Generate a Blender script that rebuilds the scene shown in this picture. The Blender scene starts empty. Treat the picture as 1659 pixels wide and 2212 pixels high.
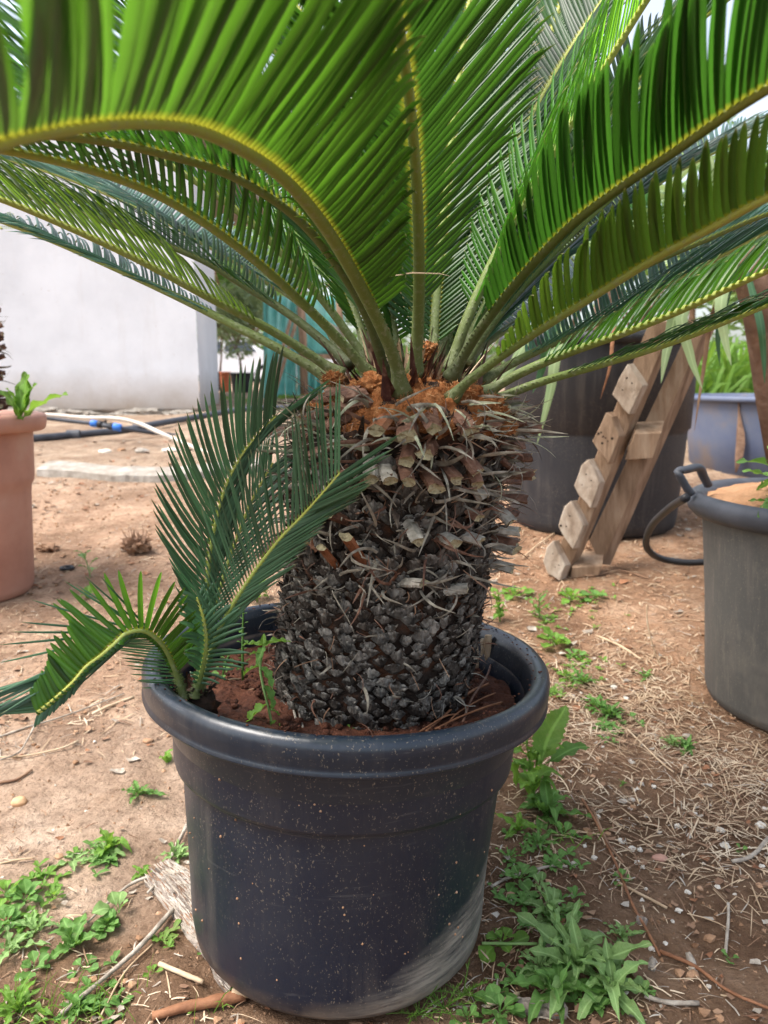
import bpy, math, random
from mathutils import Vector, Matrix, noise
R = math.radians
random.seed(7)
SC = bpy.context.scene
COL = SC.collection

# ------------------------------------------------------------------ camera
PITCH = R(10.0); H = 0.78; F = 1650.0
cd = bpy.data.cameras.new("camera"); cam = bpy.data.objects.new("camera", cd); COL.objects.link(cam)
cd.sensor_fit = 'VERTICAL'; cd.sensor_height = 36; cd.sensor_width = 27; cd.lens = F/2212*36
cd.clip_start = 0.02; cd.clip_end = 2000
cd.dof.use_dof = True; cd.dof.focus_distance = 0.95; cd.dof.aperture_fstop = 7.5
cam.location = (0, 0, H); cam.rotation_euler = (math.pi/2-PITCH, 0, 0)
SC.camera = cam

# ------------------------------------------------------------------ light
SUN_EL, SUN_ROT = R(60), R(-106)     # soft high sun through thin cloud, over the left shoulder
w = bpy.data.worlds.new("World"); SC.world = w; w.use_nodes = True
nt = w.node_tree; nt.nodes.clear()
sky = nt.nodes.new('ShaderNodeTexSky'); sky.sky_type = 'NISHITA'; sky.sun_disc = False
sky.sun_elevation = SUN_EL; sky.sun_rotation = SUN_ROT; sky.air_density = 1.0; sky.dust_density = 4.0; sky.ozone_density = 1.0
bg = nt.nodes.new('ShaderNodeBackground'); bg.inputs[1].default_value = 0.15
wo = nt.nodes.new('ShaderNodeOutputWorld')
hs = nt.nodes.new('ShaderNodeHueSaturation'); hs.inputs['Saturation'].default_value = 0.55
nt.links.new(sky.outputs[0], hs.inputs['Color']); nt.links.new(hs.outputs[0], bg.inputs[0]); nt.links.new(bg.outputs[0], wo.inputs[0])
sd = bpy.data.lights.new("sun", 'SUN'); sun = bpy.data.objects.new("sun", sd); COL.objects.link(sun)
sd.energy = 1.6; sd.angle = R(26); sd.color = (1.0, 0.95, 0.88)
az = SUN_ROT
sdir = Vector((math.sin(az)*math.cos(SUN_EL), math.cos(az)*math.cos(SUN_EL), math.sin(SUN_EL)))
sun.rotation_euler = (-sdir).to_track_quat('-Z', 'Y').to_euler()
SC.view_settings.view_transform = 'Standard'; SC.view_settings.look = 'None'
SC.view_settings.gamma = 1.0; SC.view_settings.use_curve_mapping = False
SC.view_settings.exposure = 1.48
SC.render.engine = 'CYCLES'
SC.cycles.max_bounces = 8; SC.cycles.transparent_max_bounces = 8

# ------------------------------------------------------------------ helpers
def ray(u, v):
    a = (u-829.5)/F; b = -(v-1106)/F
    c, s = math.cos(PITCH), math.sin(PITCH)
    d = Vector((a, c + b*s, -s + b*c))
    return d/d.y
def PX(u, v, d):
    """the place in the world that is d metres in front (along +Y) of the viewpoint"""
    r = ray(u, v); return Vector((r.x*d, d, H + r.z*d))
def gbase(y):
    return 0.0 if y < 1.3 else 0.55*(1-math.exp(-(y-1.3)**1.15/6.0))
def gz(x, y):
    z = gbase(y)
    amp = 0.012 if y < 6 else 0.05
    z += amp*noise.noise(Vector((x*2.3, y*2.3, 0.3)))
    if y < 7:
        z += 0.008*noise.noise(Vector((x*9, y*9, 4)))
    # keep the pot's foot level
    return z
def G(u, v):
    r = ray(u, v); lo, hi = 0.2, 60.0
    y = lo
    while y < hi:
        if H + r.z*y < gz(r.x*y, y): break
        y += 0.01 if y < 4 else 0.05
    return Vector((r.x*y, y, gz(r.x*y, y)))
def tag(o, label=None, cat=None, group=None, kind=None):
    if label: o['label'] = label
    if cat: o['category'] = cat
    if group: o['group'] = group
    if kind: o['kind'] = kind
    return o
def empty(name, loc, label, cat, group=None):
    o = bpy.data.objects.new(name, None); COL.objects.link(o); o.location = loc
    o.empty_display_size = 0.05
    return tag(o, label, cat, group)
WORLDPOS = {}
def link(name, me, parent=None, loc=None, m=None):
    o = bpy.data.objects.new(name, me); COL.objects.link(o)
    if parent is not None:
        o.parent = parent
        # meshes are written in world coordinates; undo the parent's place
        p = parent; off = Vector((0, 0, 0))
        if m is None:
            o.matrix_parent_inverse = Matrix.Translation(-worldloc(parent))
    if m is not None: o.matrix_basis = m
    return o
def worldloc(o):
    return WORLDPOS.get(o.name, Vector(o.location) if o.parent is None else Vector((0, 0, 0)))

class MB:
    def __init__(s): s.v = []; s.f = []; s.uv = []; s.mi = []
    def add(s, vs, fs, uv=None, mi=0):
        b = len(s.v); s.v.extend([tuple(p) for p in vs])
        s.uv.extend(uv if uv else [(0, 0)]*len(vs))
        for f in fs: s.f.append(tuple(i+b for i in f)); s.mi.append(mi)
    def mesh(s, name, mats, smooth=True):
        me = bpy.data.meshes.new(name); me.from_pydata(s.v, [], s.f)
        if not isinstance(mats, (list, tuple)): mats = [mats]
        for m in mats: me.materials.append(m)
        if len(mats) > 1: me.polygons.foreach_set('material_index', s.mi)
        if smooth: me.polygons.foreach_set('use_smooth', [True]*len(me.polygons))
        ul = me.uv_layers.new(name='UVMap')
        li = [0]*len(me.loops); me.loops.foreach_get('vertex_index', li)
        fl = []
        for i in li: fl.extend(s.uv[i])
        ul.data.foreach_set('uv', fl)
        me.update(); return me
    def build(s, name, mats, parent=None, smooth=True):
        return link(name, s.mesh(name, mats, smooth), parent)

def rnd(a, b): return random.uniform(a, b)
def perp(t, hint):
    n = hint - t*t.dot(hint)
    if n.length < 1e-5:
        n = Vector((1, 0, 0)) - t*t.x
    return n.normalized()
def catmull(P, n):
    out = []; m = len(P)-1
    Q = [P[0]*2-P[1]] + list(P) + [P[-1]*2-P[-2]]
    for i in range(m):
        a, b, c, d = Q[i:i+4]
        for k in range(n):
            t = k/n
            out.append(0.5*((2*b) + (c-a)*t + (2*a-5*b+4*c-d)*t*t + (3*b-3*c+d-a)*t**3))
    out.append(Vector(P[-1])); return out
def resample(pts, n):
    L = [0]
    for a, b in zip(pts, pts[1:]): L.append(L[-1]+(b-a).length)
    tot = L[-1]; out = []; j = 0
    for i in range(n+1):
        s = tot*i/n
        while j < len(L)-2 and L[j+1] < s: j += 1
        k = (s-L[j])/max(1e-9, L[j+1]-L[j])
        out.append(pts[j].lerp(pts[j+1], min(1, k)))
    return out, tot
def tube(mb, pts, rad, ns=8, mi=0, hint=Vector((0, 0, 1)), flat=1.0, cap=True, jit=0.0):
    n = len(pts); vs = []; uv = []; fs = []
    for i, p in enumerate(pts):
        t = (pts[min(i+1, n-1)]-pts[max(i-1, 0)]).normalized()
        N = perp(t, hint); S = t.cross(N)
        r = rad[i] if isinstance(rad, (list, tuple)) else rad
        for k in range(ns):
            a = 2*math.pi*k/ns; q = 1+rnd(-jit, jit)
            vs.append(p + (S*math.cos(a) + N*math.sin(a)*flat)*r*q); uv.append((i/(n-1), k/ns))
    for i in range(n-1):
        for k in range(ns):
            a = i*ns+k; b = i*ns+(k+1) % ns
            fs.append((a, b, b+ns, a+ns))
    if cap:
        fs.append(tuple(range(ns-1, -1, -1))); fs.append(tuple(range((n-1)*ns, n*ns)))
    mb.add(vs, fs, uv, mi)
def lathe(mb, prof, n=72, c=Vector((0, 0, 0)), mi=0, wob=None, M=None):
    vs = []; uv = []; fs = []
    m = len(prof)
    for j, (r, z) in enumerate(prof):
        for k in range(n):
            a = 2*math.pi*k/n
            rr = r*(1+(wob(a, z) if wob else 0))
            p = Vector((rr*math.cos(a), rr*math.sin(a), z))
            if M: p = M @ p
            vs.append(p+c); uv.append((k/n, j/(m-1)))
    for j in range(m-1):
        for k in range(n):
            a = j*n+k; b = j*n+(k+1) % n
            fs.append((a, b, b+n, a+n))
    mb.add(vs, fs, uv, mi)
def box(mb, c, ax, ay, az_, mi=0, jit=0.0):
    """ax, ay, az_ half-extent vectors"""
    vs = []
    for sx in (-1, 1):
        for sy in (-1, 1):
            for sz in (-1, 1):
                vs.append(c+ax*sx+ay*sy+az_*sz+Vector((rnd(-jit, jit), rnd(-jit, jit), rnd(-jit, jit))))
    fs = [(0, 1, 3, 2), (4, 6, 7, 5), (0, 4, 5, 1), (2, 3, 7, 6), (0, 2, 6, 4), (1, 5, 7, 3)]
    mb.add(vs, fs, [(v[0]*3, v[2]*3) for v in vs], mi)
def bevel(o, wd=0.003, seg=2):
    m = o.modifiers.new('bevel', 'BEVEL'); m.width = wd; m.segments = seg; m.limit_method = 'ANGLE'; return o
def blob(mb, c, r, sub=2, amp=0.3, sq=(1, 1, 1), sc=1.0, mi=0):
    import bmesh
    bm = bmesh.new(); bmesh.ops.create_icosphere(bm, subdivisions=sub, radius=1)
    off = Vector((rnd(0, 99), rnd(0, 99), rnd(0, 99)))
    vs = []
    for v in bm.verts:
        k = 1+amp*noise.noise(v.co*1.6*sc+off)
        p = v.co*k; vs.append(Vector((p.x*sq[0], p.y*sq[1], p.z*sq[2]))*r+c)
    fs = [[v.index for v in f.verts] for f in bm.faces]
    bm.free(); mb.add(vs, fs, None, mi)

# ------------------------------------------------------------------ materials
def newmat(name):
    m = bpy.data.materials.new(name); m.use_nodes = True
    t = m.node_tree; t.nodes.clear()
    out = t.nodes.new('ShaderNodeOutputMaterial'); p = t.nodes.new('ShaderNodeBsdfPrincipled')
    t.links.new(p.outputs[0], out.inputs[0]); return m, t, p, out
def nd(t, typ, **kw):
    n = t.nodes.new(typ)
    for k, v in kw.items():
        if hasattr(n, k): setattr(n, k, v)
        else: n.inputs[k.replace('_', ' ')].default_value = v
    return n
def noi(t, vec, scale, detail=6, rough=0.6, dist=0.0):
    n = t.nodes.new('ShaderNodeTexNoise'); n.inputs['Scale'].default_value = scale
    n.inputs['Detail'].default_value = detail; n.inputs['Roughness'].default_value = rough
    n.inputs['Distortion'].default_value = dist
    if vec is not None: t.links.new(vec, n.inputs['Vector'])
    return n.outputs[0]
def ramp(t, fac, stops):
    n = t.nodes.new('ShaderNodeValToRGB'); e = n.color_ramp.elements
    while len(e) < len(stops): e.new(0.5)
    for i, (p, c) in enumerate(stops):
        e[i].position = p; e[i].color = (*c, 1) if len(c) == 3 else c
    t.links.new(fac, n.inputs[0]); return n.outputs[0]
def mix(t, fac, a, b, mode='MIX'):
    n = t.nodes.new('ShaderNodeMix'); n.data_type = 'RGBA'; n.blend_type = mode
    for s, x in ((0, fac), (6, a), (7, b)):
        if isinstance(x, (int, float)): n.inputs[s].default_value = x
        elif isinstance(x, tuple): n.inputs[s].default_value = (*x, 1)
        else: t.links.new(x, n.inputs[s])
    return n.outputs[2]
def mth(t, op, a, b=None, clamp=False):
    n = t.nodes.new('ShaderNodeMath'); n.operation = op; n.use_clamp = clamp
    for i, x in enumerate((a, b)):
        if x is None: continue
        if isinstance(x, (int, float)): n.inputs[i].default_value = x
        else: t.links.new(x, n.inputs[i])
    return n.outputs[0]
def bump(t, p, h, strength=0.4, dist=0.005):
    b = t.nodes.new('ShaderNodeBump'); b.inputs['Strength'].default_value = strength
    b.inputs['Distance'].default_value = dist
    t.links.new(h, b.inputs['Height']); t.links.new(b.outputs[0], p.inputs['Normal']); return b
def coords(t, kind='Object', shift=True):
    o = t.nodes.new('ShaderNodeTexCoord').outputs[kind]
    if not shift: return o
    oi = t.nodes.new('ShaderNodeObjectInfo'); a = t.nodes.new('ShaderNodeVectorMath'); a.operation = 'MULTIPLY_ADD'
    t.links.new(oi.outputs['Random'], a.inputs[0]); a.inputs[1].default_value = (31, 57, 43); t.links.new(o, a.inputs[2])
    return a.outputs[0]
def scaled(t, vec, s):
    m = t.nodes.new('ShaderNodeMapping'); m.inputs['Scale'].default_value = s
    t.links.new(vec, m.inputs[0]); return m.outputs[0]
def pm(name, c1, c2, scale=8, rough=0.7, bs=0.3, bscale=60, bd=0.004, c3=None, stretch=None, spec=0.3, metal=0):
    m, t, p, o = newmat(name)
    v = coords(t)
    if stretch: v = scaled(t, v, stretch)
    n = noi(t, v, scale)
    st = [(0.3, c1), (0.7, c2)] if c3 is None else [(0.28, c1), (0.52, c2), (0.72, c3)]
    t.links.new(ramp(t, n, st), p.inputs['Base Color'])
    p.inputs['Roughness'].default_value = rough
    p.inputs['Specular IOR Level'].default_value = spec; p.inputs['Metallic'].default_value = metal
    if bs: bump(t, p, noi(t, v, bscale, 8), bs, bd)
    return m
def leafmat(name, dark, light, trans, base=None, tf=0.35, rough=0.4, tip=None, nscale=12, vein=True, spec=0.5):
    """leaf with pigment along its length (UV x) and light shining through"""
    m, t, p, out = newmat(name)
    uv = t.nodes.new('ShaderNodeUVMap'); sp = t.nodes.new('ShaderNodeSeparateXYZ'); t.links.new(uv.outputs[0], sp.inputs[0])
    n = noi(t, coords(t), nscale, 4)
    # every leaflet carries a whole number in UV y; it gives each one its own tone
    k_ = mth(t, 'FLOOR', sp.outputs[1]); fy = mth(t, 'SUBTRACT', sp.outputs[1], k_)
    rn = mth(t, 'FRACT', mth(t, 'ADD', mth(t, 'MULTIPLY', k_, 0.618), 0.5))
    tone = mth(t, 'MULTIPLY_ADD', rn, 0.75); tone.node.inputs[2].default_value = 0.58
    oi = t.nodes.new('ShaderNodeObjectInfo'); tone = mth(t, 'ADD', tone, mth(t, 'MULTIPLY', mth(t, 'SUBTRACT', oi.outputs['Random'], 0.5), 0.4))
    c = ramp(t, n, [(0.3, dark), (0.7, light)])
    vs_ = t.nodes.new('ShaderNodeVectorMath'); vs_.operation = 'SCALE'; t.links.new(c, vs_.inputs[0]); t.links.new(tone, vs_.inputs['Scale']); c = vs_.outputs[0]
    if not base:   # weeds: pale midrib, a few side veins, dusty blotches
        d_ = mth(t, 'ABSOLUTE', mth(t, 'SUBTRACT', fy, 0.5))
        c = mix(t, ramp(t, d_, [(0.0, (0.7, 0.7, 0.7)), (0.05, (0.5, 0.5, 0.5)), (0.08, (0, 0, 0))]), c, tuple(min(1, x*1.45+.02) for x in light))
        sv = mth(t, 'ABSOLUTE', mth(t, 'SINE', mth(t, 'MULTIPLY', mth(t, 'SUBTRACT', sp.outputs[0], mth(t, 'MULTIPLY', d_, 0.35)), 34.0)))
        c = mix(t, ramp(t, sv, [(0.0, (0.35, 0.35, 0.35)), (0.16, (0, 0, 0))]), c, tuple(min(1, x*1.5) for x in light))
        c = mix(t, ramp(t, noi(t, coords(t), 9, 5, 0.7), [(0.56, (0, 0, 0)), (0.72, (0.5, 0.5, 0.5))]), c, (0.30, 0.27, 0.14))
    if base:
        c = mix(t, ramp(t, sp.outputs[0], [(0.0, (1, 1, 1)), (0.015, (0.8, 0.8, 0.8)), (0.05, (0, 0, 0))]), c, base)
    if tip:
        c = mix(t, ramp(t, sp.outputs[0], [(0.93, (0, 0, 0)), (0.985, (1, 1, 1))]), c, tip)
    t.links.new(c, p.inputs['Base Color']); p.inputs['Roughness'].default_value = rough
    p.inputs['Specular IOR Level'].default_value = spec
    tr = t.nodes.new('ShaderNodeBsdfTranslucent')
    tc = mix(t, ramp(t, n, [(0.3, (0, 0, 0)), (0.8, (0.6, 0.6, 0.6))]), trans, tuple(x*0.6 for x in trans))
    v2 = t.nodes.new('ShaderNodeVectorMath'); v2.operation = 'SCALE'; t.links.new(tc, v2.inputs[0]); t.links.new(tone, v2.inputs['Scale']); tc = v2.outputs[0]
    if base:
        tc = mix(t, ramp(t, sp.outputs[0], [(0.0, (0.9, 0.9, 0.9)), (0.015, (0.7, 0.7, 0.7)), (0.055, (0, 0, 0))]), tc, (0.5, 0.46, 0.04))
    t.links.new(tc, tr.inputs[0])
    ms = t.nodes.new('ShaderNodeMixShader'); ms.inputs[0].default_value = tf
    t.links.new(p.outputs[0], ms.inputs[1]); t.links.new(tr.outputs[0], ms.inputs[2])
    t.links.new(ms.outputs[0], out.inputs[0])
    if vein:
        # fine lengthwise ribs
        h = mth(t, 'ABSOLUTE', mth(t, 'SUBTRACT', fy, 0.5))
        bump(t, p, h, 0.35, 0.002)
    return m
# ------------------------------------------------------------------ material library
MAT = {}
def ground_material():
    m, t, p, o = newmat('soil ground')
    v = coords(t, shift=False)
    sp = t.nodes.new('ShaderNodeSeparateXYZ'); t.links.new(v, sp.inputs[0])
    big = noi(t, v, 1.3, 5, 0.6, 0.4); med = noi(t, v, 7, 8, 0.65); fine = noi(t, v, 70, 8, 0.7)
    sand = ramp(t, med, [(0.25, (0.46, 0.31, 0.21)), (0.55, (0.66, 0.48, 0.35)), (0.8, (0.73, 0.57, 0.44))])  # pale sand, with the sunlight on it also put into the tone
    earth = ramp(t, med, [(0.25, (0.085, 0.045, 0.025)), (0.50, (0.24, 0.145, 0.088)), (0.8, (0.42, 0.28, 0.185))])  # damp soil, with palm shade also put into its dark tone
    red = ramp(t, med, [(0.25, (0.19, 0.095, 0.052)), (0.52, (0.40, 0.235, 0.14)), (0.8, (0.56, 0.385, 0.26))])
    # sand to the left, damp, palm-shaded dark earth near and to the right, reddish soil farther back
    ed = noi(t, v, 2.2, 4, 0.6)
    fx = mth(t, 'MULTIPLY', mth(t, 'ADD', sp.outputs[0], 0.10), -4.0)
    fy = mth(t, 'MULTIPLY', mth(t, 'SUBTRACT', sp.outputs[1], 0.93), 4.5)
    fs = mth(t, 'ADD', mth(t, 'MINIMUM', fx, fy), mth(t, 'MULTIPLY', mth(t, 'SUBTRACT', ed, 0.5), 3.0), )
    fs = mth(t, 'MULTIPLY', fs, 1.0, True)
    far = mth(t, 'ADD', mth(t, 'MULTIPLY', mth(t, 'SUBTRACT', sp.outputs[1], 1.25), 1.6),
              mth(t, 'MULTIPLY', mth(t, 'SUBTRACT', ed, 0.5), 2.0))
    far = mth(t, 'MULTIPLY', far, 1.0, True)
    fs2 = mth(t, 'MULTIPLY', fs, mth(t, 'SUBTRACT', 1.25, mth(t, 'MULTIPLY', far, 0.9)), True)
    c = mix(t, far, earth, red); c = mix(t, fs2, c, sand)
    pale = mth(t, 'MULTIPLY', mth(t, 'SUBTRACT', sp.outputs[1], 3.4), 0.8, True)
    c = mix(t, mth(t, 'MULTIPLY', pale, 0.85), c, ramp(t, med, [(0.3, (0.32, 0.22, 0.15)), (0.7, (0.50, 0.40, 0.30))]))
    c = mix(t, ramp(t, noi(t, v, 3.6, 6, 0.7, 0.6), [(0.42, (0.45, 0.45, 0.45)), (0.58, (0, 0, 0))]), c, (0.13, 0.072, 0.042))
    # small patches and specks of darker and paler soil
    c = mix(t, ramp(t, fine, [(0.33, (0.55, 0.55, 0.55)), (0.5, (0, 0, 0))]), c, (0.09, 0.045, 0.025))
    c = mix(t, ramp(t, noi(t, v, 160, 4, 0.6), [(0.62, (0, 0, 0)), (0.72, (0.6, 0.6, 0.6))]), c, (0.60, 0.47, 0.34))
    t.links.new(c, p.inputs['Base Color']); p.inputs['Roughness'].default_value = 0.95
    p.inputs['Specular IOR Level'].default_value = 0.1
    hh = mth(t, 'ADD', mth(t, 'MULTIPLY', noi(t, v, 26, 8, 0.7), 1.0), mth(t, 'MULTIPLY', fine, 0.35))
    hh = mth(t, 'ADD', hh, mth(t, 'MULTIPLY', noi(t, v, 190, 5, 0.7), 0.12))
    bump(t, p, hh, 1.0, 0.03)
    return m
def plastic_pot(name, base, dust, pale_patch=None, speck=True, rough=0.38, dustamt=0.5):
    m, t, p, o = newmat(name)
    v = coords(t, shift=False)
    sp = t.nodes.new('ShaderNodeSeparateXYZ'); t.links.new(v, sp.inputs[0])
    n1 = noi(t, v, 5, 6, 0.65)
    vs = scaled(t, v, (1, 1, 0.12)); streak = noi(t, vs, 60, 5, 0.7)
    c = mix(t, ramp(t, n1, [(0.45, (0, 0, 0)), (0.75, (dustamt,)*3)]), base, dust)
    c = mix(t, ramp(t, streak, [(0.52, (0, 0, 0)), (0.75, (0.30*dustamt*2,)*3)]), c, dust)
    rg = t.nodes.new('ShaderNodeMath'); rg.operation = 'MULTIPLY_ADD'
    t.links.new(n1, rg.inputs[0]); rg.inputs[1].default_value = 0.35; rg.inputs[2].default_value = rough-0.12
    rough_s = rg.outputs[0]
    if speck:
        for sc, thr, dns in ((330, 0.20, 0.44), (190, 0.15, 0.50), (90, 0.06, 0.5)):
            vo = t.nodes.new('ShaderNodeTexVoronoi'); vo.inputs['Scale'].default_value = sc
            wv = t.nodes.new('ShaderNodeVectorMath'); wv.operation = 'MULTIPLY_ADD'
            nz = t.nodes.new('ShaderNodeTexNoise'); nz.inputs['Scale'].default_value = sc*.8; t.links.new(v, nz.inputs['Vector'])
            t.links.new(nz.outputs['Color'], wv.inputs[0]); wv.inputs[1].default_value = (2.2/sc,)*3; t.links.new(scaled(t, v, (1, 1, 0.55)), wv.inputs[2])
            t.links.new(wv.outputs[0], vo.inputs['Vector'])
            dd = ramp(t, vo.outputs['Distance'], [(thr, (1, 1, 1)), (thr+0.04, (0, 0, 0))])
            sepc = t.nodes.new('ShaderNodeSeparateColor'); t.links.new(vo.outputs['Color'], sepc.inputs[0])
            pick = mth(t, 'GREATER_THAN', sepc.outputs[0], 0.55)
            pick = mth(t, 'MULTIPLY', pick, ramp(t, noi(t, v, 6, 3), [(dns-0.12, (0, 0, 0)), (dns+0.05, (1, 1, 1))]))
            f = mth(t, 'MULTIPLY', mth(t, 'MULTIPLY', dd, pick), 0.38)
            c = mix(t, f, c, (0.33, 0.27, 0.19))
    # scuffs and scratches from being dragged about
    mp2 = t.nodes.new('ShaderNodeMapping'); mp2.inputs['Rotation'].default_value = (0, R(33), R(20)); mp2.inputs['Scale'].default_value = (1.2, 1.2, 22)
    t.links.new(v, mp2.inputs[0]); sc_ = noi(t, mp2.outputs[0], 7, 4, 0.6, 0.3)
    sf = mth(t, 'MULTIPLY', ramp(t, sc_, [(0.62, (0, 0, 0)), (0.66, (1, 1, 1)), (0.70, (0, 0, 0))]), ramp(t, noi(t, v, 4.5, 4), [(0.52, (0, 0, 0)), (0.66, (0.3, 0.3, 0.3))]))
    c = mix(t, sf, c, (0.16, 0.15, 0.14))
    # rain-washed dust in runs down the wall
    rn_ = noi(t, scaled(t, v, (1, 1, 0.05)), 26, 5, 0.7)
    c = mix(t, mth(t, 'MULTIPLY', ramp(t, rn_, [(0.50, (0, 0, 0)), (0.70, (0.35, 0.35, 0.35))]), ramp(t, noi(t, v, 3.2, 4), [(0.42, (0, 0, 0)), (0.62, (1, 1, 1))])), c, (0.15, 0.13, 0.11))
    if pale_patch:
        # paler brushed patch low on the right, with a slanting edge of its own
        ang, off, soft = pale_patch
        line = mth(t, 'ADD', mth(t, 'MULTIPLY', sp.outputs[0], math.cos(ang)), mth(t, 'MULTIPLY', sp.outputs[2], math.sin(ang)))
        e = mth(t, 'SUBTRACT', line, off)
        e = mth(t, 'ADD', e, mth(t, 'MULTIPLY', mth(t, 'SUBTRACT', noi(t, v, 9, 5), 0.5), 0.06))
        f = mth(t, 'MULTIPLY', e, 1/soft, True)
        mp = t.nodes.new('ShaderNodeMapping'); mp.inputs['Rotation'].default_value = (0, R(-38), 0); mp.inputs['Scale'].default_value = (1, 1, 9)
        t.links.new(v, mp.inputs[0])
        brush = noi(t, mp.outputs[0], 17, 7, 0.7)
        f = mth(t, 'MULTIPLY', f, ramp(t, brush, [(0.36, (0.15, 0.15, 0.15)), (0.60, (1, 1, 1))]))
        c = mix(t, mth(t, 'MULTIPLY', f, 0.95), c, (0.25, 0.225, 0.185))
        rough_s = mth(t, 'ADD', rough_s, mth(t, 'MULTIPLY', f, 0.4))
    if pale_patch:
        # earth caught in the step of the wall and under the lip, and a dusty foot
        for z0, wd_, am in ((0.2675, 0.0035, 0.75), (0.3600, 0.004, 0.8), (0.018, 0.03, 0.55)):
            q = mth(t, 'SUBTRACT', 1.0, mth(t, 'MULTIPLY', mth(t, 'ABSOLUTE', mth(t, 'SUBTRACT', mth(t, 'ADD', sp.outputs[2], mth(t, 'MULTIPLY', sp.outputs[0], 0.028)), z0)), 1/wd_), True)
            q = mth(t, 'MULTIPLY', q, ramp(t, noi(t, v, 14, 5), [(0.40, (0.1, 0.1, 0.1)), (0.6, (1, 1, 1))]))
            c = mix(t, mth(t, 'MULTIPLY', q, am), c, (0.24, 0.18, 0.13))
    t.links.new(c, p.inputs['Base Color']); t.links.new(rough_s, p.inputs['Roughness'])
    p.inputs['Specular IOR Level'].default_value = 0.55
    h = mth(t, 'ADD', noi(t, v, 11, 4), mth(t, 'MULTIPLY', noi(t, vs, 90, 6), 0.12))
    bump(t, p, h, 0.25, 0.006)
    return m
def scalemat(name, c1, c2, c3, lip):
    m = pm(name, c1, c2, 45, 0.88, 1.0, 170, 0.012, c3=c3, stretch=(1, 1, 0.4)); t = m.node_tree
    p = [n for n in t.nodes if n.type == 'BSDF_PRINCIPLED'][0]; old = p.inputs['Base Color'].links[0].from_socket
    uv = t.nodes.new('ShaderNodeUVMap'); sp = t.nodes.new('ShaderNodeSeparateXYZ'); t.links.new(uv.outputs[0], sp.inputs[0])
    e = ramp(t, sp.outputs[0], [(0.45, (0, 0, 0)), (0.72, (1, 1, 1)), (0.9, (0.3, 0.3, 0.3))])
    f = mth(t, 'MULTIPLY', e, ramp(t, noi(t, coords(t), 90, 6, 0.7), [(0.45, (0, 0, 0)), (0.62, (0.8, 0.8, 0.8))]))
    t.links.new(mix(t, f, old, lip), p.inputs['Base Color']); return m
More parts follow.
